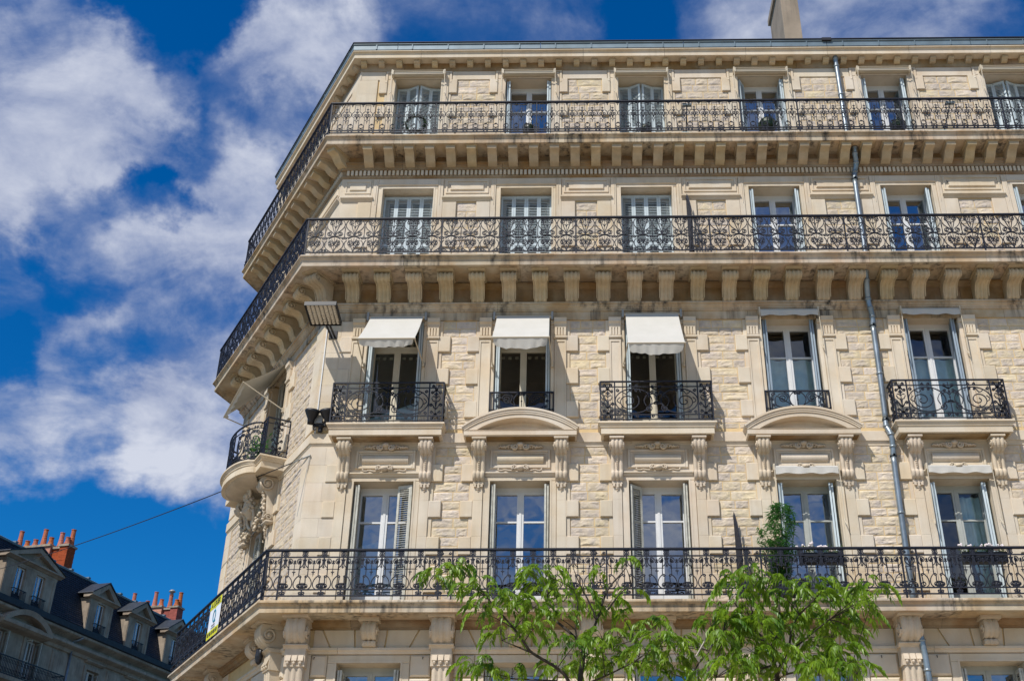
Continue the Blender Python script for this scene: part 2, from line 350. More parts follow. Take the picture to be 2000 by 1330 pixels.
def run(name, prof, material, joints, p0=0.0, gap=.006, corner=True):
    """a moulded course laid in lengths round the building: front joints given as x"""
    xs = sorted(joints, reverse=True); t = [0.0]+[XR-x for x in xs]; out = []
    for a, b in zip(t, t[1:]): out.append([(0, a+gap/2), (0, b-gap/2)])
    out.append([(0, t[-1]+gap/2), 1, (1, 1.25-gap/2)])
    for a, b in ((1.25, 2.9), (2.9, 4.5)): out.append([(1, a+gap/2), (1, b-gap/2)])
    out.append([(1, 4.5+gap/2), 2, (2, 2.0)])
    for st in out: obj(name, sweep(MB(), prof, st, p0), material, B)
    obj(name, sweep(MB(), prof, [(2, 2.0+gap), (2, LT)], p0), material, B)

CX = [-3.685, -1.112, 1.503, 4.28, 7.14, 10.0, 12.55]      # window axes of the street front
CC = [-2.87]                                                # and of the chamfer
FACES = [(MF, XC, XR, CX), (MC, -LC, 0.0, CC)]
# levels: (z bottom, z top, wall p, opening half width, opening bottom, opening top)
LV = {1: (3.6, 7.20, 0, .56, 3.9, 6.41), 2: (7.20, 10.80, 0, .565, 7.33, 9.80), 3: (10.80, 14.20, 0, .56, 10.87, 13.36), 4: (14.20, 17.50, 0, .555, 14.42, 16.65), 5: (17.50, 20.62, -.16, .53, 17.72, 19.94)}
for (FM, xa, xb, axes) in FACES:
    for lv, (z0, z1, p, hw, o0, o1) in LV.items():
        if lv == 5: xa, xb = (xa+.092, xb) if FM is MF else (xa+.07, xb-.092)
        mb = MB(); x = xa; h = hw+.04; ax = axes if not (lv == 3 and FM is MC) else axes
        for c in ax:
            if c-h > xb: break
            mb.box(x, c-h, p-.45, p, z0, z1); mb.box(c-h, c+h, p-.45, p, o1+.03, z1); mb.box(c-h, c+h, p-.45, p, z0, o0-.02); x = c+h
        mb.box(x, xb, p-.45, p, z0, z1)
        obj('wall', mb, M['mortar'], B, FM)
mb = MB(); mb.box(-LT, 0, -.45, 0, 0, 20.6); obj('wall', mb, M['stone'], B, MT)
for FM, xa, xb in ((MF, XC, XR), (MC, -LC, 0)): obj('wall', MB().box(xa, xb, -.45, 0, 0, 3.6), M['stone'], B, FM)
# rooms behind: floors, back wall
mb = MB()
P2 = [(XC+.25, -.45), (XR, -.45), (XR, -4.2), (XC+2.6, -4.2), (FX+2.4, -FY-1.5), (FX+.55, -FY+.05)]
for z in (3.6, 7.2, 10.8, 14.2, 17.5, 20.6): mb.plan(P2, z-.15, z)
mb.box(XC+2.6, XR, -4.3, -4.2, 3, 20.6)
for c in [(a+b)/2 for a, b in zip(CX, CX[1:])]: mb.box(c-.06, c+.06, -4.2, -.46, 3.6, 20.4)
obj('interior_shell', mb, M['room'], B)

def ashlar(xa, xb, zs, p, FM, name='ashlar_block', seed=1, gap=.005, w=(.45,.8), matn='stone', p0=-.02):
    rr = random.Random(seed)
    for z0, z1 in zip(zs, zs[1:]):
        x = xa; off = rr.uniform(.5, 1)
        while x < xb-.01:
            x1 = x+rr.uniform(*w)*off; off = 1
            if xb-x1 < .2: x1 = xb
            obj(name, MB().cbox(x+gap/2, x1-gap/2, p0, p+rr.uniform(-.001, .002), z0+gap/2, z1-gap/2, .004), M[matn], B, FM); x = x1

# ---- rubble stones: twelve shared rock faced blocks, laid in courses
def rock(seed):
    rr = random.Random(seed); mb = MB(); nx, nz = 7, 5; v = []
    for j in range(nz+1):
        for i in range(nx+1):
            u = i/nx; w = j/nz; e = min(u, 1-u, w, 1-w); base = min(1, e*5.5)
            hh = .18+base*(.42+.75*noise.noise(Vector((u*2.6+seed*3.1, w*2.2, seed*1.7)))+.35*noise.noise(Vector((u*7+seed, w*6, seed))))
            v.append((u-.5+(rr.uniform(-.03, .03) if 0 < i < nx else rr.uniform(0,.012)*(1 if i == 0 else -1)), -max(.1, hh), w-.5+(rr.uniform(-.04, .04) if 0 < j < nz else rr.uniform(0,.02)*(1 if j == 0 else -1))))
    f = [(j*(nx+1)+i, j*(nx+1)+i+1, (j+1)*(nx+1)+i+1, (j+1)*(nx+1)+i) for j in range(nz) for i in range(nx)]
    rim = [i for i in range(nx+1)]+[j*(nx+1)+nx for j in range(1, nz+1)]+[nz*(nx+1)+i for i in range(nx-1, -1, -1)]+[j*(nx+1) for j in range(nz-1, 0, -1)]
    b = len(v); v += [(v[k][0], .6, v[k][2]) for k in rim]; n = len(rim)
    f += [(rim[(q+1) % n], rim[q], b+q, b+(q+1) % n) for q in range(n)]
    return MB().add(v, f).mesh('rubble_stone', M['rubble'])
ROCKS = [rock(k) for k in range(1, 13)]
stones = []
def rubble(xa, xb, z0, z1, FM, p=0.002, gap=.014, wmin=.2, wmax=.46):
    x = xa+gap/2
    while x < xb-gap:
        w = R.uniform(wmin, wmax)
        if xb-(x+w) < wmin: w = xb-gap/2-x
        if w > wmax*1.25: w /= 2
        stones.append((FM, x+w/2, p, (z0+z1)/2, w-gap*.3, (z1-z0)-gap, R.uniform(.011, .023))); x += w+gap*.7

def course_levels(za, zb, n):
    return [za+(zb-za)*i/n for i in range(n+1)]

def cutspan(spans, a, b):
    out = []
    for x0, x1 in spans:
        if b <= x0 or a >= x1: out.append((x0, x1)); continue
        if a > x0: out.append((x0, a))
        if b < x1: out.append((b, x1))
    return [q for q in out if q[1]-q[0] > .08]

# ---- bands of quoins beside each window: (zlow, zhigh, wide?)
Q2 = [(7.33,7.65,0),(7.65,8.0,1),(8.0,8.351,0),(8.351,8.702,1),(8.702,9.073,0),(9.073,9.403,1),(9.403,9.782,0),(9.782,10.141,1),(10.141,10.50,0)]
Q3 = [(10.87,11.116,0),(11.116,11.47,1),(11.47,11.842,0),(11.842,12.196,1),(12.196,12.573,0),(12.573,12.934,1),(12.934,13.30,0)]
Q4 = [(14.42,14.75,1),(14.75,15.10,0),(15.10,15.45,1),(15.45,15.8,0),(15.8,16.28,1)]
Q5 = [(17.72,18.10,0),(18.10,18.45,1),(18.45,18.8,0),(18.8,19.12,1),(19.12,19.5,0),(19.5,19.92,1)]
def sides(level, Q, hw, wide, narrow, p, FM, axes, xa, xb, pierL, pierR, courses=2):
    for (z0, z1, wd) in Q:
        ext = wide if wd else narrow
        spans = [(xa+pierL(wd), xb-pierR(wd))]
        for c in axes:
            for s in (-1, 1):
                a, b = (c+hw, c+hw+ext) if s > 0 else (c-hw-ext, c-hw)
                if a > xb or a < xa: continue
                obj('quoin', MB().cbox(a, b, p-.01, p+(.055 if wd else .022), z0+.003, z1-.003, .012 if wd else .004), M['stone'], B, FM)
            spans = cutspan(spans, c-hw-ext, c+hw+ext)
        for k in range(courses):
            a = z0+(z1-z0)*k/courses; b = z0+(z1-z0)*(k+1)/courses
            for s0, s1 in spans: rubble(s0, s1, a, b, FM, p)
def corner_blocks(Q, p, ca, cb):     # L shaped blocks wrapping both building corners
    for i, (z0, z1, wd) in enumerate(Q):
        for q in range(2):
            za = z0+(z1-z0)*q/2 if (z1-z0) > .5 else (z0 if q == 0 else None)
            if za is None: continue
            zb = z0+(z1-z0)*(q+1)/2 if (z1-z0) > .5 else z1
            a = ca[(i+q) % 2]; b = cb[(i+q) % 2]; g = .0015
            n1, n2 = NORM[0], NORM[1]; m = (n1+n2)/(1+n1.dot(n2)); C0 = NODES[1]; d2 = (NODES[2]-NODES[1]).normalized()
            pts = [Vector((C0.x+a, 0)), C0, C0+d2*b]; o = [pts[0]+n1*(p+.03), C0+m*(p+.03), pts[2]+n2*(p+.03)]; inn = [pts[2]-n2*.03+n2*p, C0+m*(p-.03), pts[0]+n1*(p-.03)]
            obj('ashlar_block', MB().plan([(v.x, -v.y) for v in (inn[2], inn[1], inn[0], o[2], o[1], o[0])][::-1], za+g, zb-g), M['stone'], B)
        n1, n2 = NORM[1], NORM[2]; m = (n1+n2)/(1+n1.dot(n2)); C0 = NODES[2]; d1 = (NODES[1]-NODES[2]).normalized(); d2 = (NODES[3]-NODES[2]).normalized(); b = cb[(i+1) % 2]
        pts = [C0+d1*b, C0, C0+d2*.5]; o = [pts[0]+n1*(p+.03), C0+m*(p+.03), pts[2]+n2*(p+.03)]; inn = [pts[2]+n2*(p-.03), C0+m*(p-.03), pts[0]+n1*(p-.03)]
        obj('ashlar_block', MB().plan([(v.x, -v.y) for v in (inn[2], inn[1], inn[0], o[2], o[1], o[0])][::-1], z0+.003, z1-.003), M['stone'], B)
def w_(a, b): return lambda wd: a if wd else b
PL = {2: (.58,), 3: (.56,)}
# level 2
sides(2, Q2, .875, .235, .07, 0, MF, CX, XC, XR, w_(.60, .60), w_(0, 0)); sides(2, Q2, .875, .30, .12, 0, MC, CC, -LC, 0, w_(.42, .42), w_(.42, .42))
corner_blocks(Q2, 0, (.30, .44), (.42, .42))
for (z0, z1, wd) in Q2:
    obj('ashlar_block', MB().cbox(XC+(.44 if wd else .30)+.002, XC+.60-.001, -.02, .030, z0+.0015, z1-.0015, .002), M['stone'], B)
# level 3
sides(3, Q3, .87, .245, .075, 0, MF, CX, XC, XR, w_(.60, .60), w_(0, 0)); sides(3, Q3, .87, .30, .12, 0, MC, CC, -LC, 0, w_(.42, .42), w_(.42, .42))
corner_blocks(Q3, 0, (.34, .48), (.42, .42))
for (z0, z1, wd) in Q3:
    obj('ashlar_block', MB().cbox(XC+(.48 if wd else .34)+.002, XC+.60-.001, -.02, .030, z0+.0015, z1-.0015, .002), M['stone'], B)
# level 4: dressed frames, a little rubble in the middle of each pier
sides(4, Q4, .77, .30, .24, 0, MF, CX, XC, XR, w_(.62, .62), w_(0, 0)); sides(4, Q4, .77, .30, .24, 0, MC, CC, -LC, 0, w_(.6, .6), w_(.6, .6))
corner_blocks(Q4+[(16.28, 16.9, 0)], -.005, (.62, .62), (.6, .6))
# level 5
sides(5, Q5, .72, .19, .05, -.16, MF, CX, XC+.06, XR, w_(.60, .60), w_(0, 0)); sides(5, Q5, .72, .19, .05, -.16, MC, CC, -LC, 0, w_(.6, .6), w_(.6, .6))
corner_blocks(Q5, -.16, (.50, .50), (.55, .55))
# the stones themselves: the largest 300 as parts, the rest joined
stones.sort(key=lambda q: -(q[4]*q[5]*(0.55 if q[0] is MC else 1)*(.2 if q[1] > 10.9 else 1)*(.6 if q[3] > 14 else 1)))
rest = {0: MB(), 1: MB()}
RB = []
for k in range(12):
    t = MB(); me = ROCKS[k]; t.v = [tuple(v.co) for v in me.vertices]; t.f = [tuple(p.vertices) for p in me.polygons]; RB.append(t)
for i, (FM, x, p, z, w, h, d) in enumerate(stones):
    Mx = FM @ Matrix.Translation((x, -p, z)) @ Matrix.Diagonal((w, d, h, 1)); k = R.randrange(12)
    if i < 300: put('rubble_stone', ROCKS[k], B, Mx)
    else: rest[0].join(RB[k], Mx)
obj('rubble_stone', rest[0], M['rubble'], B, kind='stuff')

# ---- mouldings running round the building
def J(step, off): 
    x = XC+off; o = []
    while x < XR-.8: o.append(x); x += step
    return o
cav = lambda p0, z0, p1, z1, n=5, s=1: [(p0+(p1-p0)*(1-cos(pi/2*t)) if s > 0 else p0+(p1-p0)*sin(pi/2*t), z0+(z1-z0)*(sin(pi/2*t) if s > 0 else 1-cos(pi/2*t))) for t in [i/n for i in range(n+1)]]
# first balcony slab (over level 1)
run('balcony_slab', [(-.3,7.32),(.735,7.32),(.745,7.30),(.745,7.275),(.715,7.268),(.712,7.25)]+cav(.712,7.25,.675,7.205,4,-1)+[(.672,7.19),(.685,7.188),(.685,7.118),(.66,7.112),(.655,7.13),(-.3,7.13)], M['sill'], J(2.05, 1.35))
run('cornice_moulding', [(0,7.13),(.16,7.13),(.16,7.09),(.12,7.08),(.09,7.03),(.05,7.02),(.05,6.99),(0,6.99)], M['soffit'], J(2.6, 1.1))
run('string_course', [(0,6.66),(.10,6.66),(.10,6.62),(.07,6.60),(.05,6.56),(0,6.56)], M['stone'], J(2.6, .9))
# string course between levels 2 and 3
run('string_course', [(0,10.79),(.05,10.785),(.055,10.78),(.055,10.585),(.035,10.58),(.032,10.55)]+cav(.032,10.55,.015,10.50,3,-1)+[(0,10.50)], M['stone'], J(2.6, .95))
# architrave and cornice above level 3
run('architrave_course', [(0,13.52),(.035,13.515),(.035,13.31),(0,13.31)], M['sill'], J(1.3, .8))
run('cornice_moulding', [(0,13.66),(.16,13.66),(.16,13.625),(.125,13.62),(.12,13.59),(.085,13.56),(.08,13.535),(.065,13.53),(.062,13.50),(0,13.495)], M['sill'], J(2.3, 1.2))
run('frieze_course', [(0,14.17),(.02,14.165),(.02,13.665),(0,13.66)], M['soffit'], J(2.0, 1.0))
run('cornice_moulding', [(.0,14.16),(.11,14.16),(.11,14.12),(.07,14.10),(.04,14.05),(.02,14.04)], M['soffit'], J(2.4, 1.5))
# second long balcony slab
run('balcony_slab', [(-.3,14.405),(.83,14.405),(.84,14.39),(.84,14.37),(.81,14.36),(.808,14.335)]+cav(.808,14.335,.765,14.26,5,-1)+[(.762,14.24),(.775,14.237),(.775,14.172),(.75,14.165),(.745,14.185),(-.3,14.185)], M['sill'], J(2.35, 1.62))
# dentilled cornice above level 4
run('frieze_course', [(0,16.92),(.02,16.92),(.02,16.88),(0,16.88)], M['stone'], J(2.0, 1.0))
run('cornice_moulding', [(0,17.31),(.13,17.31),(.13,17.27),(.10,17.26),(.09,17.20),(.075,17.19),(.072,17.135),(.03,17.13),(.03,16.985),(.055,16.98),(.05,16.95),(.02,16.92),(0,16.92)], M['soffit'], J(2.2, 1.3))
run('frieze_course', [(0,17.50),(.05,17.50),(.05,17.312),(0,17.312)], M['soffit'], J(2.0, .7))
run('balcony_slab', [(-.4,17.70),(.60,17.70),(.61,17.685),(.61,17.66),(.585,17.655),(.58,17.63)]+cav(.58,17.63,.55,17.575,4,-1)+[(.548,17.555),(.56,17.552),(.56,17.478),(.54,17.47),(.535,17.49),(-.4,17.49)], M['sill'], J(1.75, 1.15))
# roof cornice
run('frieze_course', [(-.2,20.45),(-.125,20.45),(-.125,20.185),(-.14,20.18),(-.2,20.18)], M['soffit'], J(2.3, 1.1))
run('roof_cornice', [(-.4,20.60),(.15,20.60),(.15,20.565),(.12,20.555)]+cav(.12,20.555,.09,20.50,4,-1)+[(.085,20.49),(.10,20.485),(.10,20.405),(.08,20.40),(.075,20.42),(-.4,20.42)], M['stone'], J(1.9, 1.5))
obj('gutter_lip', sweep(MB(), [(.13,20.793),(.185,20.793),(.19,20.805),(.185,20.822),(.13,20.825)], [(0,0),1,(1,LC*.5),2,(2,3)]), M['iron'], B)
obj('gutter_lip', sweep(MB(), [(.09,20.588),(.152,20.588),(.156,20.596),(.152,20.603),(.09,20.603)], [(0,0),1,(1,LC*.5),2,(2,3)]), M['iron'], B)
run('zinc_gutter', [(-.4,20.76),(.14,20.795),(.17,20.785),(.175,20.76),(.15,20.75),(.155,20.605),(-.3,20.602)], M['zinc'], J(3.35, .95), gap=.012)
for FM, xa, xb in ((MF, XC-.05, XR), (MC, -LC, 0)):
    x = xa+.5; 
    while x < xb: obj('gutter_seam', MB().box(x-.012, x+.012, .12, .168, 20.61, 20.752), M['zinc'], B, FM); x += .84
obj('roof', MB().plan([(-5.3, -.2), (XR, -.2), (XR, -9), (FX+2, -FY-4), (FX-.1, -FY)], 20.70, 20.76), M['zinc'], B)

# ---- brackets
def bracket(front, w, nx=9, flute=0.0, ribs=3, back=0.0, sides=True):
    """front: curve of (p,z) from the top; flutes cut across the width"""
    mb = MB(); n = len(front); xs = [(-w/2)+w*i/(nx-1) for i in range(nx)]; v = []
    for i, (p, z) in enumerate(front):
        a = front[max(i-1, 0)]; b = front[min(i+1, n-1)]; t = Vector((b[0]-a[0], b[1]-a[1])); t.normalize(); nr = Vector((-t.y, t.x))
        for x in xs:
            u = (x/w+.5); d = flute*abs(sin(pi*ribs*u)) - flute if flute else 0
            v.append((x, -(p+nr.x*d), z+nr.y*d))
    f = [(i*nx+j, (i+1)*nx+j, (i+1)*nx+j+1, i*nx+j+1) for i in range(n-1) for j in range(nx-1)]
    b = len(v); v += [(-w/2, -back, z) for p, z in front]+[(w/2, -back, z) for p, z in front]
    for i in range(n-1):
        f.append((i*nx, b+i, b+i+1, (i+1)*nx)); f.append((i*nx+nx-1, (i+1)*nx+nx-1, b+n+i+1, b+n+i))
    f.append(tuple([j for j in range(nx)]+[b+n, b])); f.append(tuple([(n-1)*nx+j for j in range(nx-1, -1, -1)]+[b+n-1, b+2*n-1]))
    return mb.add(v, f)
def volute_side(mb, w, p, z, r, a0=0, turns=1.6, th=.012, sgn=1):
    for s in (-1, 1):
        pts = [(s*(w/2+.004), -(p+cx), z+cz) for cx, _, cz in spiral(0, 0, r, r*.12, a0, turns*sgn, 20)]
        mb.tube(pts, th, 4); mb.ball((s*w/2, p, z), r*.22, 6, 4)
# level 4 slab consoles
hd = [(.51+.115*cos(t), 14.045+.105*sin(t)) for t in [pi*.42-pi*1.02*i/10 for i in range(11)]]
fr = [(.50,14.155)]+hd+smoothpath([(.42,13.945),(.35,13.935),(.29,13.90),(.245,13.83),(.215,13.755),(.19,13.70),(.15,13.665)], 3)
mb = bracket(fr, .26, 15, .03, 3)
for s_ in (-1, 1):
    mb.tube([(s_*(.134+.012*(1-i/26)), -(.51+.095*(1-.85*i/26)*cos(pi*.4-3.6*pi*i/26)), 14.045+.088*(1-.85*i/26)*sin(pi*.4-3.6*pi*i/26)) for i in range(27)], .019, 5); mb.ball((s_*.135, .51, 14.045), .036, 6, 4)
    mb.tube(smoothpath([(s_*.134, -q[0], q[1]) for q in ((.50,13.965),(.42,13.965),(.34,13.955),(.27,13.905),(.225,13.82),(.195,13.72))], 4), .012, 4)
mb.box(-.17, .17, .0, .66, 14.15, 14.184)
CON4 = mb.mesh('slab_console', M['console'])
x = -4.618
xs4 = []
while x < XR-.2: xs4.append(x); x += .6425
for x in xs4: put('slab_console', CON4, B, MF @ T(x))
k = 0
while .42+.66*k < LC-.2: put('slab_console', CON4, B, MC @ T(-(.42+.66*k))); k += 1
put('slab_console', CON4, B, Matrix.Translation((XC-.02, -.02, 0)) @ RZ(-TH/2))
# level 5 modillions
fr = smoothpath([(.50,17.47),(.505,17.40),(.49,17.375),(.42,17.37),(.34,17.345),(.28,17.29),(.22,17.235),(.13,17.20),(.09,17.19)], 3)
mb = bracket(fr, .20, 2); mb.box(-.125, .125, .0, .525, 17.465, 17.489)
MOD5 = mb.mesh('modillion', M['console'])
x = -5.042+.467
while x < XR-.1: put('modillion', MOD5, B, MF @ T(x)); x += .4535
for k in range(12): put('modillion', MOD5, B, MC @ T(-.32-.455*k))
put('modillion', MOD5, B, Matrix.Translation((XC-.0, -.0, 0)) @ RZ(-TH/2))
# roof modillions
mb = bracket([(.02,20.41),(.02,20.36),(.0,20.34),(-.03,20.325),(-.05,20.30),(-.09,20.285),(-.15,20.28)], .135, 2, back=-.2); MOD6 = mb.mesh('roof_modillion', M['console'])
x = -4.993
while x < XR-.1: put('roof_modillion', MOD6, B, MF @ T(x)); x += .4165
for k in range(14): put('roof_modillion', MOD6, B, MC @ T(-.22-.41*k))
# dentils, too small to pick apart
mb = MB(); x = XC+.08
while x < XR: mb.box(x, x+.052, .02, .07, 16.995, 17.12); x += .0907
dd = MB(); x = -LC+.05
while x < -.05: dd.box(x, x+.052, .02, .07, 16.995, 17.12); x += .0907
mb.join(dd, MC); obj('dentil_band', mb, M['stone'], B, kind='stuff')

# ---- windows
def leaf_mesh(w, h, m, name='shutter'):
    mb = MB(); t = .034; s = .042
    mb.box(0, s, -t/2, t/2, 0, h); mb.box(w-s, w, -t/2, t/2, 0, h)
    rails = [0, h*.40, h-.07] if h > 1.6 else [0, h-.07]
    for z in rails: mb.box(s, w-s, -t/2+.002, t/2-.002, z, z+.07)
    segs = list(zip([r+.07 for r in rails], rails[1:]))
    for z0, z1 in segs:
        n = int((z1-z0)/.043); st = (z1-z0)/n
        for i in range(n):
            z = z0+(i+.5)*st
            mb.add([(s,t*.46,z+.008),(w-s,t*.46,z+.008),(w-s,-t*.46,z-.002),(s,-t*.46,z-.002),(s,t*.46,z+.002),(w-s,t*.46,z+.002),(w-s,-t*.46,z-.010),(s,-t*.46,z-.010)], [(0,1,2,3),(7,6,5,4),(3,2,6,7),(1,0,4,5)])
    return mb.mesh(name, m)
LEAF = {}
def leaf(w, h, mk):
    k = (round(w, 3), round(h, 3), mk)
    if k not in LEAF: LEAF[k] = leaf_mesh(w, h, M[mk])
    return LEAF[k]
def put_leaf(win, x, p, ang, w, h, mk, z=0.0):      # hinge at (x,p); ang: direction in plan, 0 = +x, 90 = outwards
    put('shutter', leaf(w, h, mk), win, T(x, p, z) @ RZ(-radians(ang)))
def window(FM, c, z0, z1, hw, joinery='joinery', split=None, gl='glass', transom=None, pf=-.34, curtain=None, wp=0.0):
    """casement door or window: frame with panes, shutters are added after"""
    mb = MB(); h = z1-z0; f = .055
    P0, P1 = pf-.06, pf
    zt = h-.09
    mb.box(-hw, -hw+f, P0, P1, 0, zt); mb.box(hw-f, hw, P0, P1, 0, zt); mb.box(-hw, hw, P0-.002, P1+.012, zt, h+.03); mb.box(-hw, hw, P0, P1, -.03, .05)
    top = zt
    if transom: mb.box(-hw+f, hw-f, P0, P1+.01, transom-.045, transom+.045); mb.box(-.05, .05, P0+.002, P1+.006, transom+.045, zt); top = transom-.045
    panes = []
    for s in (-1, 1):
        a, b = (-hw+f, -.012) if s < 0 else (.012, hw-f)
        q = .052; mb.box(a, a+q, P0+.01, P1+.018, .05, top); mb.box(b-q, b, P0+.01, P1+.018, .05, top); mb.box(a+q, b-q, P0+.01, P1+.018, .05, .05+.11+.22*(h > 2)); mb.box(a+q, b-q, P0+.01, P1+.018, top-q, top)
        zb = .16+.22*(h > 2)
        if split: mb.box(a+q, b-q, P0+.012, P1+.012, split-.016, split+.016); panes += [(a+q, b-q, zb, split-.016), (a+q, b-q, split+.016, top-q)]
        else: panes += [(a+q, b-q, zb, top-q)]
        if transom: panes.append((a if s < 0 else .05, -.05 if s < 0 else b, transom+.045, zt))
    mb.box(-.022, .022, P0, P1+.03, .05, top)
    w = obj('window', mb, M[joinery], B, FM @ T(c, wp, z0))
    for a, b, u, v in panes:
        t = R.uniform(-.004, .004); s2 = R.uniform(-.004, .004)
        g = MB().add([(a, -pf+.02+t, u), (b, -pf+.02-t, u), (b, -pf+.02-t+s2, v), (a, -pf+.02+t+s2, v)], [(0,1,2,3)])
        obj('pane', g, M[gl], w)
    if curtain: 
        for (a, b, zc0, zc1, lean) in curtain:
            cb = MB(); n = 22; rows = 7; v = []
            for j in range(rows):
                tz = j/(rows-1); zz = zc0+(zc1-zc0)*tz
                for i in range(n): 
                    tx = i/(n-1); ww = (1-lean*(1-tz)**1.3); xx = b+(a-b)*tx*ww if lean else a+(b-a)*tx
                    v.append((xx, -(pf-.16+.03*sin(tx*19+1.3*sin(tz*2.5)+c)), zz))
            cb.add(v, [(j*n+i, j*n+i+1, (j+1)*n+i+1, (j+1)*n+i) for j in range(rows-1) for i in range(n-1)]); obj('curtain', cb, M['curtain'], w, smooth=True)
    return w
def folded(win, hw, h, mk, side='both', pin=-.29, out=.03, lw=.27, skew=(0, 0)):
    if side in ('both', 'left'):
        put_leaf(win, -hw+.03, pin, 90-skew[0], lw, h, mk); put_leaf(win, -hw+.075, pin+.02, 90-skew[0]*1.1, lw, h, mk)
    if side in ('both', 'right'):
        put_leaf(win, hw-.03, pin, 90+skew[1], lw, h, mk); put_leaf(win, hw-.075, pin+.02, 90+skew[1]*1.1, lw, h, mk)
def architrave(FM, c, hw, z0, z1, w, p=.03, name='window_surround', back=-.34, top=None, matn='stone', wp=0.0):
    top = top or w; mb = MB()
    for s in (-1, 1):
        a, b = (hw, hw+w) if s > 0 else (-hw-w, -hw)
        mb.cbox(a, b, back, p, z0, z1, .01)
        mb.box(*((hw, hw+.035) if s > 0 else (-hw-.035, -hw)), p-.02, p+.006, z0, z1)
    mb.cbox(-hw-w, hw+w, back, p, z1+.001, z1+top, .01); mb.box(-hw-.035, hw+.035, p-.02, p+.006, z1+.001, z1+.036)
    return obj(name, mb, M[matn], B, FM @ T(c, wp, 0))

# console under level 3 sills
def sill_console():
    fr = smoothpath([(.27,10.55),(.285,10.48),(.27,10.38),(.20,10.29),(.155,10.27),(.135,10.22),(.125,10.08),(.12,9.97),(.145,9.93),(.15,9.88),(.13,9.82),(.085,9.78),(.06,9.765)], 3)
    mb = bracket(fr, .195, 13, .02, 3)
    mb.box(-.12, .12, 0, .30, 10.55, 10.585)
    for s in (-1, 1):
        pts = [(s*.108, -(.20+cx), 10.44+cz) for cx, _, cz in spiral(0, 0, .095, .02, -.3, -1.5, 18)]; mb.tube(pts, .016, 5); mb.ball((s*.105, .20, 10.44), .035, 6, 4)
    for i in range(6): mb.ball((0, .135, 10.21-.042*i), .026-.002*i, 6, 4, (1, .8, .8))
    mb.box(-.085, .085, .0, .07, 9.715, 9.765)
    for x in (-.055, 0, .055): mb.box(x-.018, x+.018, .02, .085, 9.66-(0 if x else .02), 9.715)
    mb.ball((0, .045, 9.63), .035, 7, 5)
    mb.ball((0, .045, 9.585), .018, 6, 4)
    return mb.mesh('sill_console', M['carved'], True)
SC = sill_console()
for p in SC.polygons: p.use_smooth = False
def crest():
    mb = MB()
    for s in (-1, 1):
        mb.tube([(s*(.10+cx*1.0), -.075, 10.455+cz) for cx, _, cz in spiral(0, 0, .062, .014, .9, -1.5, 16)], .020, 6)
        mb.tube(smoothpath([(s*.13,-.05,10.50),(s*.2,-.05,10.505),(s*.27,-.045,10.475),(s*.34,-.045,10.47),(s*.385,-.045,10.49),(s*.39,-.045,10.455)], 4), .019, 5)
        mb.ball((s*.30, .04, 10.485), .028, 6, 4)
        for q in range(3): mb.ball((s*(.17+.05*q), .04, 10.475-.008*q), .03-.005*q, 6, 4)
    mb.ball((0, .07, 10.50), .06, 8, 6, (1.3, .8, .8)); mb.ball((0, .08, 10.52), .022, 6, 4); mb.ball((0, .05, 10.45), .04, 6, 4, (1.5,.6,.7))
    lo = MB()
    for s in (-1, 1):
        lo.tube([(s*(.10+cx), -.072, 10.035+cz) for cx, _, cz in spiral(0, 0, .056, .014, -1.2, 1.5, 16)], .019, 6)
        lo.tube(smoothpath([(s*.055,-.05,10.02),(s*.10,-.05,9.985),(s*.2,-.05,9.982),(s*.27,-.045,10.0),(s*.33,-.045,9.985),(s*.385,-.045,9.992),(s*.395,-.045,10.03)], 4), .018, 5)
        lo.ball((s*.30, .04, 9.995), .022, 6, 4)
    lo.ball((0, .06, 10.02), .068, 8, 6, (1.2, .8, .75))
    return mb.mesh('scroll_crest', M['carved'], True), lo.mesh('scroll_crest', M['carved'], True)
CRT, CRB = crest()
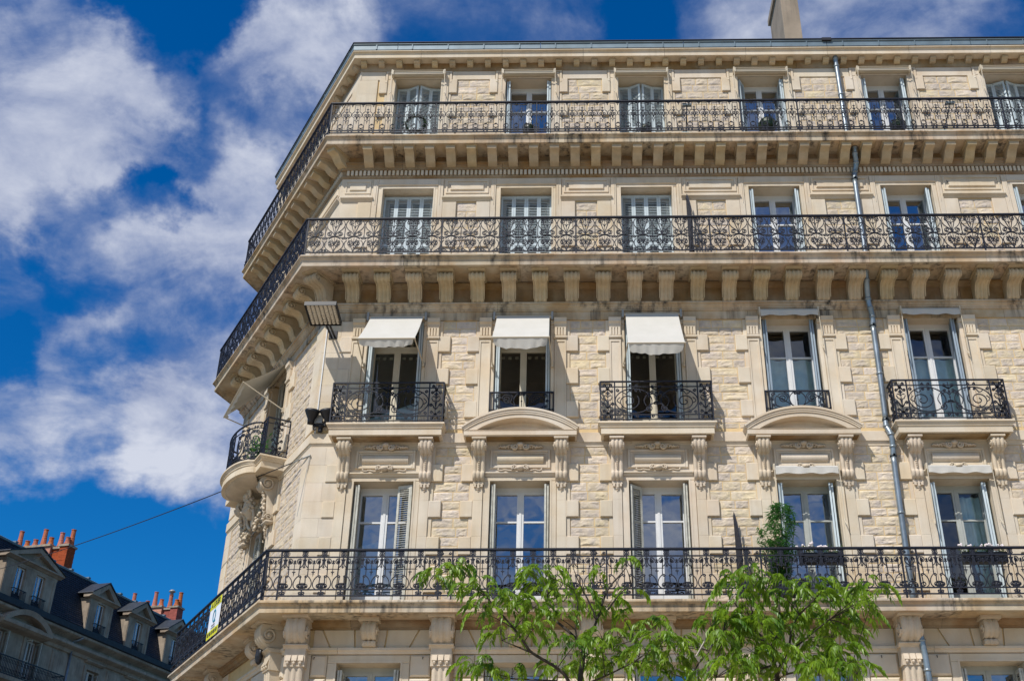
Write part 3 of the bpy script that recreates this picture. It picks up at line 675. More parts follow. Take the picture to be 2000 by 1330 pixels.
def level2(FM, c, ornament=True, jo='joinery', shut='shutter_worn', **kw):
    hw = .565; architrave(FM, c, hw, 7.33, 9.80, .125, .03, top=.085)
    for s in (-1, 1):
        a, b = (hw+.13, hw+.31) if s > 0 else (-hw-.31, -hw-.13); zz = [7.33, 8.0, 8.70, 9.40, 10.14, 10.54]; mb = MB(); mb.box(a+.004, b-.004, -.01, .048, 7.33, 10.54)
        for u, v in zip(zz, zz[1:]): mb.cbox(a, b, -.008, .05, u+.002, v-.002, .006)
        obj('pilaster', mb, M['stone'], B, FM @ T(c))
    mb = MB(); mb.box(-.69, .69, -.01, .02, 9.89, 10.56); mb.prism([(0,9.885),(.035,9.885),(.045,9.90),(.06,9.93),(.085,9.94),(.085,9.965),(.03,9.985),(0,9.99)], -.66, .66)
    for (x0, x1, z0, z1) in ((-.575,-.525,10.05,10.43),(.525,.575,10.05,10.43),(-.525,.525,10.05,10.10),(-.525,.525,10.38,10.43)): mb.cbox(x0, x1, .02, .055, z0, z1, .012)
    for (x0, x1, z0, z1) in ((-.52,-.49,10.105,10.375),(.49,.52,10.105,10.375),(-.49,.49,10.105,10.13),(-.49,.49,10.35,10.375)): mb.box(x0, x1, .02, .035, z0, z1)
    obj('overdoor_panel', mb, M['stone'], B, FM @ T(c))
    if ornament:
        cu = MB(); n = 9; prof = [(.022+.07*sin(pi*i/(n-1))**.6, 10.145+.19*i/(n-1)) for i in range(n)]; cu.prism(prof, -.44, .44); obj('cushion', cu, M['stone'], B, FM @ T(c), smooth=False)
        put('scroll_crest', CRT, B, FM @ T(c) @ Matrix.Diagonal((1.04, 1.7, 1, 1))); put('scroll_crest', CRB, B, FM @ T(c) @ Matrix.Diagonal((1.04, 1.7, 1, 1)))
        for s in (-1, 1): put('sill_console', SC, B, FM @ T(c+s*.78) @ Matrix.Diagonal((1.14, 1.1, 1, 1)))
    return window(FM, c, 7.33, 9.80, hw, jo, split=1.78, **kw)
H2 = 2.42
for i, c in enumerate(CX[:6]):
    if i < 3: w = level2(MF, c)
    else: w = level2(MF, c, jo='joinery_grey', gl='glass_soft' if i == 4 else 'glass', curtain=[(.02, .50, .2, 2.3, .6)] if i == 4 else None)
    mk = 'shutter_worn' if i < 3 else 'shutter_blue'
    if i == 0: folded(w, .565, H2, mk, 'left', skew=(4, 0)); put_leaf(w, .535, -.29, 93, .27, H2, mk); put_leaf(w, .265, -.11, 16, .27, H2, mk)
    elif i == 1: folded(w, .565, H2, mk, skew=(2, 2))
    elif i == 2: folded(w, .565, H2, mk, 'right', skew=(0, 3)); put_leaf(w, -.535, -.29, 87, .27, H2, mk); put_leaf(w, -.53, -.04, -38, .27, H2, mk)
    else: folded(w, .565, H2, mk, skew=(3, 12))
w = level2(MC, CC[0], ornament=False); put_leaf(w, -.53, -.29, 70, .27, H2, 'shutter_worn'); put_leaf(w, -.44, -.04, -5, .27, H2, 'shutter_worn'); folded(w, .565, H2, 'shutter_worn', 'right')

# level 3
def pilaster3():
    mb = MB(); hw = .115
    mb.cbox(-hw, hw, -.01, .045, 10.87, 12.86, .006)
    for x0, x1, z0, z1 in ((-hw,-hw+.03,10.90,12.83),(hw-.03,hw,10.90,12.83),(-hw+.03,hw-.03,12.79,12.83),(-hw+.03,hw-.03,10.90,10.95)): mb.box(x0, x1, .045, .06, z0, z1)
    mb.prism([(0,12.86),(.075,12.86),(.09,12.875),(.09,12.915),(.07,12.925),(0,12.925)], -hw-.015, hw+.015)
    mb.box(-hw, hw, 0, .05, 12.926, 13.14)
    n = 4; ww = 2*hw/n
    for k in range(n): mb.cbox(-hw+k*ww+(.009 if k else 0), -hw+(k+1)*ww-(.009 if k < n-1 else 0), .05, .075, 12.93, 13.11, .004)
    mb.box(-hw, hw, .05, .075, 13.11, 13.14)
    mb.prism([(0,13.14),(.08,13.14),(.085,13.18),(.105,13.21),(.125,13.22),(.125,13.295),(.13,13.30),(.13,13.315),(0,13.315)], -hw-.01, hw+.01)
    return mb.mesh('pilaster', M['stone'])
PI3 = pilaster3()
def level3(FM, c, **kw):
    hw = .56; mb = MB()
    for s in (-1, 1):
        mb.cbox(*((hw, hw+.08) if s > 0 else (-hw-.08, -hw)), -.34, .03, 10.85, 13.20, .01); mb.cbox(*((hw, hw+.10) if s > 0 else (-hw-.10, -hw)), -.34, .05, 13.20, 13.30, .01)
    mb.box(-hw, hw, -.34, .02, 13.35, 13.42); obj('window_surround', mb, M['stone'], B, FM @ T(c))
    for s in (-1, 1): put('pilaster', PI3, B, FM @ T(c+s*.757))
    return window(FM, c, 10.87, 13.36, hw, **kw)
for i, c in enumerate(CX[:6]):
    if i < 3: w = level3(MF, c, joinery='joinery_cream', transom=1.98, gl='glass_clear'); folded(w, .56, 2.44, 'shutter_blue', skew=(1, 1))
    else: w = level3(MF, c, joinery='joinery', split=1.72, gl='glass_soft', curtain=[(-.50, .50, .15, 1.75, 0)]); folded(w, .56, 2.44, 'shutter_slate', skew=(3, 10))
    if i < 3:      # scalloped pelmet strips behind the upper panes
        for s in (-1, 1):
            mb = MB()
            for k in range(3): mb.box(s*.27-.19+.14*k, s*.27-.12+.14*k, -.47, -.465, 2.03, 2.38); mb.box(s*.27-.19+.14*k, s*.27-.12+.14*k, -.47, -.465, 1.80, 1.86)
            obj('pelmet', mb, M['stripe'], w)
w = level3(MC, CC[0], joinery='joinery_cream', transom=1.98, gl='glass_clear'); put_leaf(w, -.53, -.29, 50, .27, 2.44, 'shutter_worn'); put_leaf(w, -.35, -.08, 0, .27, 2.44, 'shutter_worn'); folded(w, .56, 2.44, 'shutter_worn', 'right')

# level 4
def level4(FM, c, **kw):
    architrave(FM, c, .555, 14.42, 16.65, .10, .03)
    mb = MB()
    for s in (-1, 1): mb.cbox(*((.657, .768) if s > 0 else (-.768, -.657)), -.01, .05, 14.42, 16.90, .006); mb.tube([(s*.70, -.055, 16.88), (s*.70, -.055, 16.2)], .006, 4)
    mb.cbox(-.655, .655, -.01, .045, 16.755, 16.90, .008); mb.prism([(0,16.72),(.04,16.72),(.06,16.74),(.06,16.752),(0,16.755)], -.66, .66)
    obj('window_surround', mb, M['stone'], B, FM @ T(c))
    return window(FM, c, 14.42, 16.65, .555, **kw)
def pier4(FM, a, b):
    c = (a+b)/2; h = (b-a)/2; mb = MB()
    mb.cbox(-h+.004, h-.004, -.01, .02, 16.41, 16.878, .004)
    for x0, x1, z0, z1 in ((-h+.05,-h+.085,16.52,16.86),(h-.085,h-.05,16.52,16.86),(-h+.085,h-.085,16.52,16.55),(-h+.085,h-.085,16.83,16.86)): mb.box(x0, x1, .02, .04, z0, z1)
    mb.cbox(-h+.15, h-.15, .02, .05, 16.60, 16.78, .015)
    obj('wall_panel', mb, M['stone'], B, FM @ T(c))
    obj('panel_ledge', MB().prism([(0,16.30),(.03,16.30),(.05,16.33),(.085,16.36),(.10,16.37),(.10,16.40),(.02,16.41),(0,16.41)], -h-.02, h+.02), M['stone'], B, FM @ T(c))
for i, c in enumerate(CX[:6]):
    w = level4(MF, c, joinery='joinery', split=1.45)
    if i < 3:
        for k in range(4): put_leaf(w, -.55+.2755*k, -.22, 0, .273, 2.18, 'shutter_blue')
    else: folded(w, .555, 2.18, 'shutter_blue', skew=(4, 8) if i != 3 else (2, 3))
    nx = CX[i+1] if i < 6 else XR
    pier4(MF, c+.77, nx-.77)
pier4(MF, XC+.02, CX[0]-.77)
w = level4(MC, CC[0], joinery='joinery', split=1.45); pier4(MC, -2.1, -.02); pier4(MC, -LC+.02, -3.64)
# level 5
def level5(FM, c, **kw):
    P = -.16; architrave(FM, c, .53, 17.72, 19.94, .19, .03, wp=P, top=.2)
    mb = MB()
    for s in (-1, 1):
        a, b = (.722, .775) if s > 0 else (-.775, -.722)
        mb.cbox(a, b, -.01, .045, 19.86, 20.14, .006); mb.ball(((a+b)/2, .03, 19.83), .04, 6, 4); mb.ball(((a+b)/2, .02, 19.785), .02, 6, 4)
        mb.box(*((.62, .66) if s > 0 else (-.66, -.62)), .03, .04, 17.72, 19.94)
    mb.cbox(-.775, .775, -.01, .035, 20.145, 20.18, .004)
    obj('window_surround', mb, M['stone'], B, FM @ T(c, P))
    return window(FM, c, 17.72, 19.94, .53, wp=P, **kw)
def pier5(FM, a, b):
    obj('wall_panel', MB().cbox(a+.005, b-.005, -.18, -.135, 19.925, 20.178, .006), M['stone'], B, FM)
for i, c in enumerate(CX[:6]):
    w = level5(MF, c, joinery='joinery', split=1.5)
    if i in (0, 2, 5):
        for s in (-1, 1):
            x0 = s*.52; a1 = 6 if s > 0 else 6; L1 = .262
            if s < 0: put_leaf(w, x0, -.27, 4, L1, 2.17, 'shutter_blue'); put_leaf(w, x0+.262, -.25, 26, L1, 2.17, 'shutter_blue')
            else: put_leaf(w, x0-.261, -.252, -4, L1, 2.17, 'shutter_blue'); put_leaf(w, x0-.261-.235, -.137, -26, L1, 2.17, 'shutter_blue')
    elif i == 3: put_leaf(w, -.50, -.27, 88, .24, 2.17, 'shutter_blue'); put_leaf(w, -.49, -.02, -60, .24, 2.17, 'shutter_blue'); folded(w, .53, 2.17, 'shutter_blue', 'right')
    else: folded(w, .53, 2.17, 'shutter_blue', skew=(2, 10) if i == 4 else (2, 2))
    pier5(MF, c+.78, CX[i+1]-.78)
pier5(MF, XC+.1, CX[0]-.78); pier5(MC, -LC+.05, -3.65); pier5(MC, -2.09, -.05)
level5(MC, CC[0], joinery='joinery', split=1.5)
# level 1
fr = smoothpath([(.47,7.09),(.51,6.98),(.49,6.85),(.42,6.75),(.35,6.70),(.30,6.665)], 4)
mb = bracket(fr, .34, 15, .03, 3); mb.box(-.23, .23, .0, .56, 7.09, 7.128); mb.box(-.2,.2,0,.3,7.0,7.09)
for s in (-1, 1):
    mb.tube([(s*.185, -(.33+cx), 6.89+cz) for cx, _, cz in spiral(0, 0, .13, .03, -.2, -1.6, 20)], .024, 5); mb.ball((s*.18, .33, 6.89), .05, 7, 5)
mb.prism([(0,6.60),(.27,6.60),(.30,6.63),(.34,6.65),(.34,6.665),(0,6.665)], -.215, .215)
mb.box(-.18, .18, 0, .27, 6.49, 6.60)
for x in (-.11, 0, .11): mb.add([(x-.045,-.27,6.49),(x+.045,-.27,6.49),(x+.045,-.31,6.39),(x-.045,-.31,6.39),(x-.02,-.27,6.36),(x+.02,-.27,6.36)], [(0,1,2,3),(3,2,5,4),(0,3,4),(1,5,2)]); mb.ball((x, .285, 6.355), .032, 6, 4)
mb.box(-.18, .18, 0, .265, 6.30, 6.49)
mb.add(*(lambda q: (q.v, q.f))(bracket([(.25,6.30),(.235,6.1),(.21,5.8),(.17,5.4),(.12,4.6)], .30, 15, .02, 3)))
BIG = mb.mesh('giant_console', M['carved'])
fr = smoothpath([(.30,7.07),(.345,6.98),(.33,6.87),(.25,6.79),(.19,6.765)], 4)
mb = bracket(fr, .25, 15, .022, 3); mb.box(-.18, .18, .0, .37, 7.07, 7.125); mb.join(bracket(smoothpath([(.20,6.76),(.215,6.72),(.19,6.665)], 3), .24, 15, .02, 3))
for s in (-1, 1):
    mb.tube([(s*.135, -(.22+cx), 6.94+cz) for cx, _, cz in spiral(0, 0, .09, .02, -.2, -1.5, 18)], .016, 5); mb.ball((s*.13, .22, 6.94), .04, 7, 5)
KEY = mb.mesh('keystone_console', M['carved'])
mids = [-4.93]+[(a+b)/2 for a, b in zip(CX, CX[1:])][:5]
for x in mids: put('giant_console', BIG, B, MF @ T(x))
for x in CX[:6]: put('keystone_console', KEY, B, MF @ T(x))
for x, k in ((-.28, BIG), (-1.45, KEY), (-LC+.4, BIG), (-4.3, KEY)): put(k.name, k, B, MC @ T(x))
def lvl1(FM, c):
    architrave(FM, c, .56, 4.4, 6.41, .16, .03, top=.14); w = window(FM, c, 3.9, 6.41, .56, 'joinery_grey'); folded(w, .56, 2.4, 'shutter_worn', skew=(2, 4)); return w
for c in CX[:6]: lvl1(MF, c)
lvl1(MC, CC[0])
# rusticated blocks and fan shaped voussoirs of the ground storey
edges = [XC]+mids[1:]
for i, c in enumerate(CX[:6]):
    L_ = XC+.45 if i == 0 else mids[i]+.2; Rr = mids[i+1]-.2 if i < 5 else 11.2
    for a, b in ((L_, c-.73), (c+.73, Rr)):
        for z0, z1 in ((5.78, 6.14), (6.17, 6.545), (5.40, 5.75), (4.9, 5.37)):
            if b-a > .1: obj('rusticated_block', MB().cbox(a, b, -.02, .06, z0, z1, .03), M['stone'], B)
    xs = [L_-.0, c-.50, c-.18, c+.18, c+.50, Rr]; tp = [L_-.0, c-.62, c-.17, c+.17, c+.62, Rr]
    fan = [(L_, c-.70, L_, c-.86), (c-.68, c-.27, c-.84, c-.30), (c-.25, c+.25, c-.28, c+.28), (c+.27, c+.68, c+.30, c+.84), (c+.70, Rr, c+.86, Rr)]
    for a, b, a2, b2 in fan: obj('voussoir', MB().plate([(a+.006, 6.665), (b-.006, 6.665), (b2-.006, 6.985), (a2+.006, 6.985)], -.02, .028), M['stone'], B)
obj('ashlar_block', MB().box(XC+.0, XC+.44, -.02, .05, 4.4, 6.55), M['stone'], B)
for k, (a, b) in enumerate(((-.5, 0), (-1.95, -.55), (-LC, -3.75))): obj('rusticated_block', MB().cbox(a, b, -.02, .055, 6.17, 6.545, .03), M['stone'], B, MC); obj('rusticated_block', MB().cbox(a, b, -.02, .055, 5.78, 6.14, .03), M['stone'], B, MC); obj('frieze_panel', MB().cbox(a, b, -.02, .03, 6.67, 6.98, .01), M['stone'], B, MC)

# ---- segmental hoods (windows 2 and 4) and balcony slabs (windows 1, 3, 5)
def hood(FM, c):
    mb = MB(); P1 = .32
    def arc(hc, zc, sag, n=22): 
        Rr = (hc*hc+sag*sag)/(2*sag); a = math.asin(hc/Rr); return [(Rr*sin(-a+2*a*i/n), zc+sag-Rr+Rr*cos(-a+2*a*i/n)) for i in range(n+1)]
    def band(o, i_, p0, p1):
        n = len(o); v = [(x,-p1,z) for x, z in o]+[(x,-p1,z) for x, z in i_]+[(x,-p0,z) for x, z in o]+[(x,-p0,z) for x, z in i_]
        f = []
        for k in range(n-1): f += [(n+k, n+k+1, k+1, k), (k, k+1, 2*n+k+1, 2*n+k), (n+k+1, n+k, 3*n+k, 3*n+k+1)]
        mb.add(v, f+[(0, 2*n, 3*n, n), (n-1, 2*n-1, 4*n-1, 3*n-1)])
    A0 = arc(1.125, 10.795, .40); A1 = arc(1.115, 10.765, .385); A2 = arc(1.09, 10.745, .36); A3 = arc(1.06, 10.725, .345); A4 = arc(.86, 10.722, .27)
    band(A0, A1, -.0, P1+.03); band(A1, A2, 0, P1+.012); band(A2, A3, 0, P1); band(A3, A4, 0, P1-.02)
    mb.prism([(0,10.60),(P1-.03,10.60),(P1-.03,10.61),(P1,10.62),(P1,10.70),(P1-.015,10.705),(P1+.005,10.725),(P1-.02,10.738),(0,10.74)], -1.075, 1.075)
    mb.plate(arc(.86, 10.722, .27), .0, .06); ins = arc(.66, 10.74, .17); mb.plate(ins, .06, .075)
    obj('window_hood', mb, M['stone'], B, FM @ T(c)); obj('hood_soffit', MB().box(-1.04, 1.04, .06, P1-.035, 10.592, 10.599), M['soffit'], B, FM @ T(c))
def slab3(FM, c):
    mb = MB(); prof = [(0,10.86),(.40,10.86),(.405,10.85),(.405,10.825),(.385,10.82),(.38,10.79),(.365,10.785),(.365,10.755),(.345,10.75),(.34,10.725),(.35,10.72),(.35,10.62),(.335,10.615),(.0,10.605)]
    # moulded on three sides
    rows = []
    for px, side in ((-1.0, 0), (-1.0, 1), (1.0, 1), (1.0, 2)):
        row = []
        for p, z in prof:
            e = p-.35; hx = 1.075+e
            row.append((px*hx, -(p if side == 1 else .0), z))
        rows.append(row)
    n = len(prof); v = [q for r in rows for q in r]; f = [(i*n+k, i*n+k+1, (i+1)*n+k+1, (i+1)*n+k) for i in range(3) for k in range(n-1)]
    obj('balcony_slab', mb.add(v, f), M['stone'], B, FM @ T(c))
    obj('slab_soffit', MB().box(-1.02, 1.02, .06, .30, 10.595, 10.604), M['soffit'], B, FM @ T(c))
for i in (1, 3): hood(MF, CX[i])
for i in (0, 2, 4, 5): slab3(MF, CX[i])
# ---------------------------------------------------------------- wrought iron
IR = M['iron']
TK = 1.32
def V3(pts, y=0): return [(x, y, z) for x, z in pts]
def curve(mb, pts, r=.0085, n=4, k=5, taper=None): mb.tube(smoothpath(V3(pts), k), r*TK, n, taper=taper)
def spir(mb, cx, cz, r0, a0, turns, r=.0095, tail=None, k=14, r1=.012):
    pts = [(q[0], q[2]) for q in spiral(cx, cz, r0, r1, a0, turns, k)]
    if tail: t = smoothpath(V3(list(reversed(tail))+[pts[0]]), 5); P = t[:-1]+V3(pts)
    else: P = V3(pts)
    mb.tube(P, r*TK, 4)
def motif4():      # paired hearts with spirals
    global TK
    TK = 1.12
    w, h = .393, .83; a = w/2; mb = MB()
    # upper heart
    spir(mb, .085, .735, .062, pi*.35, 1.55, tail=[(.0,.435),(.055,.50),(.13,.565),(.180,.65),(.178,.735),(.145,.785)], k=18)
    # middle spirals springing from the waist
    spir(mb, .105, .465, .052, -pi*.4, 1.5, tail=[(.0,.40),(.06,.405)], k=18)
    # lower heart, spirals inside, foot to the bottom bar
    spir(mb, .085, .235, .060, pi*.35, 1.55, tail=[(.0,.015),(.09,.045),(.165,.12),(.186,.205),(.168,.27),(.14,.292)], k=18)
    spir(mb, .17, .355, .028, pi*.9, 1.3, tail=[(.0,.40),(.07,.37),(.12,.33)])
    curve(mb, [(.186,.64),(.194,.50),(.19,.38)], .006); curve(mb, [(.10,.045),(.15,.03),(.19,.045)], .007); curve(mb, [(.0,.62),(.03,.66),(.075,.655)], .008); curve(mb, [(.0,.20),(.06,.14),(.09,.15)], .007); curve(mb, [(.0,.20),(.05,.17),(.115,.185)], .007); curve(mb, [(.0,.22),(.035,.29),(.06,.335)], .008)
    spir(mb, .165, .06, .022, 0, 1.2)
    mb.mirror_x()
    mb.line((0,0,.0),(0,0,h),.007); mb.ball((0,0,.235), .026, 6, 4, (1,.6,1.7)); mb.ball((0,0,.775), .022, 6, 4, (1,.6,1.5)); mb.box(-.022,.022,-.012,.012,.395,.44); mb.ball((0,0,.62), .018, 6, 4)
    mb.ball((a,0,.70), .013, 5, 4); mb.ball((a,0,.22), .013, 5, 4)
    return mb.mesh('scroll_motif', IR)
def motif5():      # lancets with lyres and spear heads
    global TK
    TK = 1.0
    mb = MB(); a = .1175
    curve(mb, [(.056,.84),(.057,.62)], .007); curve(mb, [(.057,.62),(.062,.60),(.105,.555),(.108,.51),(.112,.50)], .0085); curve(mb, [(.112,.50),(.105,.47),(.07,.44),(.058,.41),(.056,.06)], .0078)
    curve(mb, [(.0,.53),(.05,.52),(.075,.50),(.05,.465),(.0,.455)], .008); spir(mb, .026, .495, .020, pi, 1.2, .008)
    curve(mb, [(.057,.355),(.028,.355),(.0,.31)], .007); curve(mb, [(.028,.355),(.0,.40)], .007); mb.line((.057,0,.78),(0,0,.78),.006)
    curve(mb, [(.03,.60),(.0,.555)], .012)
    mb.mirror_x(); mb.tube([(0,0,.56),(0,0,.66),(0,0,.745)], .016, 4, taper=lambda t: 1-t*.9); mb.box(-.026,.026,-.006,.006,.655,.675); mb.ball((0,0,.43), .024, 6, 4); mb.tube([(0,0,.33),(0,0,.25)], .014, 4, taper=lambda t: 1-t*.8)
    # flower between two lancets, at the foot and under the handrail
    f = MB()
    spir(f, .045, .09, .030, pi, 1.3, .010); curve(f, [(.0,.13),(.045,.15),(.05,.19),(.02,.24),(.0,.22)], .010); spir(f, .04, .03, .02, pi/2, 1.2, .010); f.mirror_x(); f.ball((0,0,.24), .020, 6, 4); f.ball((0,0,.12), .02, 6, 4); f.ball((0,0,.80), .028, 6, 4, (1.3,.5,.8)); f.ball((0,0,.755), .014, 6, 4); f.mirror_x
    for s in (-1, 1): f.ball((s*.03,0,.815), .015, 5, 4)
    mb.join(f, Matrix.Translation((a,0,0)))
    for s in (-1, 1): mb.ball((s*a,0,.505), .014, 5, 4)
    return mb.mesh('lancet_motif', IR)
def motif2():
    global TK
    TK = 1.2
    return motif2_()
def motif2_():      # C scrolls with bosses, fleurons and little crosses
    mb = MB(); w = .3505; a = w/2
    # between bars at .11 and .70
    spir(mb, .085, .622, .054, pi*.35, 1.15, tail=[(.098,.485),(.105,.515),(.148,.555),(.158,.62),(.135,.668)], r=.0095, r1=.02, k=16); mb.ball((.080,0,.618), .022, 7, 5)
    curve(mb, [(.095,.485),(.095,.36)], .009); mb.line((.125,0,.485),(0,0,.485),.008); curve(mb, [(.13,.35),(.115,.335),(.10,.36)], .008)
    spir(mb, .112, .178, .052, -pi*.45, 1.1, tail=[(.132,.325),(.142,.350),(.120,.370),(.082,.356),(.034,.30),(.012,.23),(.026,.165),(.07,.128)], r=.0095, r1=.02, k=16)
    mb.mirror_x()
    mb.line((0,0,.60),(0,0,.38),.008); mb.tube([(0,0,.42),(0,0,.35)], .014, 4, taper=lambda t: 1-.9*t); mb.box(-.03,.03,-.006,.006,.425,.442); mb.ball((0,0,.625), .024, 6, 4, (1,.6,1.2)); mb.box(-.03,.03,-.006,.006,.58,.60)
    # stage between two motifs
    f = MB()
    curve(f, [(.015,.11),(.03,.16),(.0,.20)], .012); f.ball((.062,0,.178), .022, 7, 5); spir(f, .03, .055, .026, 0, 1.3, .008); spir(f, .032, .03, .018, pi, -1.2, .008); spir(f, .032, .745, .020, pi, 1.3, .008); spir(f, .032, .79, .018, pi, -1.3, .008); curve(f, [(.02,.52),(.0,.54)], .009)
    f.mirror_x(); f.box(-.012,.012,-.01,.01,0,.11); f.box(-.013,.013,-.01,.01,.70,.83); f.box(-.045,.045,-.016,.016,.215,.235); f.ball((0,0,.175), .032, 7, 5, (1,.6,1.3)); f.line((0,0,.70),(0,0,.50),.010); f.ball((0,0,.66), .024, 6, 4, (1,.6,1.4)); f.ball((0,0,.055), .02, 6, 4)
    mb.join(f, Matrix.Translation((a,0,0)))
    return mb.mesh('scroll_motif', IR)
def lantern2():    # narrow tapering panel between two posts
    mb = MB(); spir(mb, .05, .64, .032, pi/2, -1.3, tail=[(.0,.52),(.05,.55),(.085,.60),(.08,.655)]); curve(mb, [(.085,.50),(.055,.24)], .009); spir(mb, .045, .15, .034, pi*1.5, 1.3, tail=[(.0,.22),(.05,.215),(.085,.17),(.08,.125)]); spir(mb, .07, .765, .022, pi, 1.3); spir(mb, .07, .055, .022, pi, 1.3)
    mb.line((0,0,.50),(.09,0,.50),.008); mb.line((0,0,.24),(.06,0,.24),.008)
    mb.mirror_x(); mb.line((0,0,.64),(0,0,.50),.008); mb.tube([(0,0,.50),(0,0,.38)], .012, 4, taper=lambda t: 1-.9*t); mb.box(-.025,.025,-.005,.005,.44,.452); mb.ball((0,0,.27), .022, 6, 4); return mb.mesh('lantern_motif', IR)
MO4, MO5, MO2, LA2 = motif4(), motif5(), motif2(), lantern2()
TK = 1.32
def faces_at(p, xend=XR-.3): return [(MF, XC-.566*p, xend), (MC, -LC-.438*p, .566*p), (MT, -3.0, .438*p)]
def railing(p, z0, z1, bars, post_xs, motif, step, foot=.06, label=None):
    """bars: heights of thin rails; one railing part per building face"""
    for q, (FM, a, b) in enumerate(faces_at(p)):
        mb = MB(); mb.box(a-.01, b+.01, p-.028, p+.028, z1-.028, z1); mb.box(a-.01, b+.01, p-.016, p+.016, z1-.042, z1-.028)
        for z in bars: mb.box(a, b, p-.011, p+.011, z-.011, z+.011)
        r = obj('railing', mb, IR, B, FM)
        posts = post_xs if q == 0 else [a+.02+(b-a-.04)*i/max(1, round((b-a)/2.6)) for i in range(max(1, round((b-a)/2.6))+1)]
        for x in posts:
            if a-.02 <= x <= b+.02: obj('post', MB().box(x-.014, x+.014, p-.014, p+.014, z0-foot, z1-.03), IR, r)
        if q == 0: edges_ = [a]+[x for x in posts if a+.3 < x < b]+[b]
        else: edges_ = posts
        for u, v in zip(edges_, edges_[1:]):
            if motif is MO2 and v-u < .35: put('lantern_motif', LA2, r, T((u+v)/2, p, z0)); continue
            n = max(1, round((v-u)/step)); st = (v-u)/n
            for k in range(n): put(motif.name, motif, r, T(u+st*(k+(.5 if motif is not MO2 else .5)), p, z0) @ Matrix.Diagonal((st/step, 1, 1, 1)))
railing(.775, 14.485, 15.335, [14.495], [-5.553, -2.782, -.03, 2.712, 5.471, 8.252, 11.0], MO4, .393)
railing(.55, 17.78, 18.64, [17.79, 17.85], [-5.44, -3.123, -.887, 1.355, 3.618, 4.879, 7.149, 9.391, 11.6], MO5, .235)
railing(.68, 7.40, 8.25, [7.41, 7.52, 8.105], [-5.50, -5.259, -2.461, -2.232, .247, .479, 2.937, 3.186, 5.653, 5.92, 8.55, 8.8, 11.4], MO2, .3505)

# balconies of level 3: scrolls drawn flat, then bent on to any plan line
def warp(mb, fn): mb.v = [fn(v) for v in mb.v]; return mb
def side_panel(w=.27, h=.76):
    mb = MB(); z = 0
    spir(mb, .055, .70, .034, pi/2, -1.4, tail=[(0,.60),(.03,.66)]); spir(mb, .075, .575, .026, -pi/2, 1.3, tail=[(0,.63),(.04,.60)])
    spir(mb, .06, .045, .034, -pi/2, 1.4, tail=[(0,.14),(.03,.09)]); spir(mb, .075, .16, .026, pi/2, -1.3, tail=[(0,.10),(.04,.12)])
    curve(mb, [(.0,.26),(.02,.38),(.06,.40),(.085,.46)], .0085); spir(mb, .09, .31, .028, pi*.6, -1.3, tail=[(.0,.22),(.05,.27)]); curve(mb, [(.0,.45),(.04,.49),(.075,.48)], .008)
    mb.mirror_x(); mb.line((0,0,.02),(0,0,.72),.009); mb.box(-.045,.045,-.008,.008,.525,.545); mb.box(-.02,.02,-.01,.01,.50,.57); mb.ball((0,0,.25), .018, 6, 4); mb.ball((0,0,.40), .014, 6, 4); return mb
def centre_panel(hw=.80, h=.76):
    mb = MB()
    # big oval with an inward spiral on each side, lyre in the middle
    cx, cz, rx, rz = .44, .375, .355, .255
    mb.tube([(cx+rx*cos(t), 0, cz+rz*sin(t)) for t in [2*pi*i/30 for i in range(30)]], .0125, 4, closed=True)
    mb.tube([(cx+.10+(.215-.19*u)*cos(pi*.8+u*3.6*pi), 0, cz-.01+(.19-.165*u)*sin(pi*.8+u*3.6*pi)) for u in [i/44 for i in range(45)]], .012, 4)
    curve(mb, [(.12,.56),(.2,.47),(.24,.37),(.2,.27)], .008); curve(mb, [(.30,.55),(.34,.62),(.42,.60)], .008); curve(mb, [(.62,.2),(.66,.14),(.60,.13)], .008); curve(mb, [(.52,.60),(.58,.52),(.66,.57)], .008); curve(mb, [(.70,.45),(.76,.38),(.70,.33)], .008)
    spir(mb, .155, .215, .075, pi*.55, 1.5, tail=[(.0,.345),(.06,.315)], r=.0095); curve(mb, [(.0,.46),(.05,.52),(.13,.50),(.16,.44)], .009); spir(mb, .075, .665, .030, 0, 1.3, tail=[(.0,.60),(.06,.64)]); spir(mb, .085, .565, .028, 0, -1.3)
    for x in (.44,):
        for s in (-1, 1): spir(mb, x+s*.055, .69, .030, pi/2+s*.2, -1.4*s); spir(mb, x+s*.055, .06, .030, -pi/2, 1.4*s); spir(mb, x+s*.05, .59, .022, pi/2, -1.2*s)
    spir(mb, .07, .06, .030, -pi/2, 1.4); spir(mb, .745, .60, .032, pi, 1.3); spir(mb, .745, .14, .030, pi, -1.3)
    mb.mirror_x(); mb.line((0,0,.01),(0,0,.74),.009); mb.box(-.05,.05,-.006,.006,.30,.312); mb.box(-.05,.05,-.006,.006,.345,.357); mb.ball((0,0,.54), .026, 6, 4, (1,.6,1.2)); mb.ball((0,0,.42), .02, 6, 4); return mb
SP, CP = side_panel(), centre_panel()
SPM, CPM = SP.mesh('scroll_panel', IR), CP.mesh('scroll_panel', IR)
def frame_bars(mb, x0, x1, p, z0, z1):
    mb.box(x0, x1, p-.018, p+.018, z1-.026, z1)
    for z in (z0, z0+.10, z1-.125): mb.box(x0, x1, p-.010, p+.010, z-.009, z+.009)
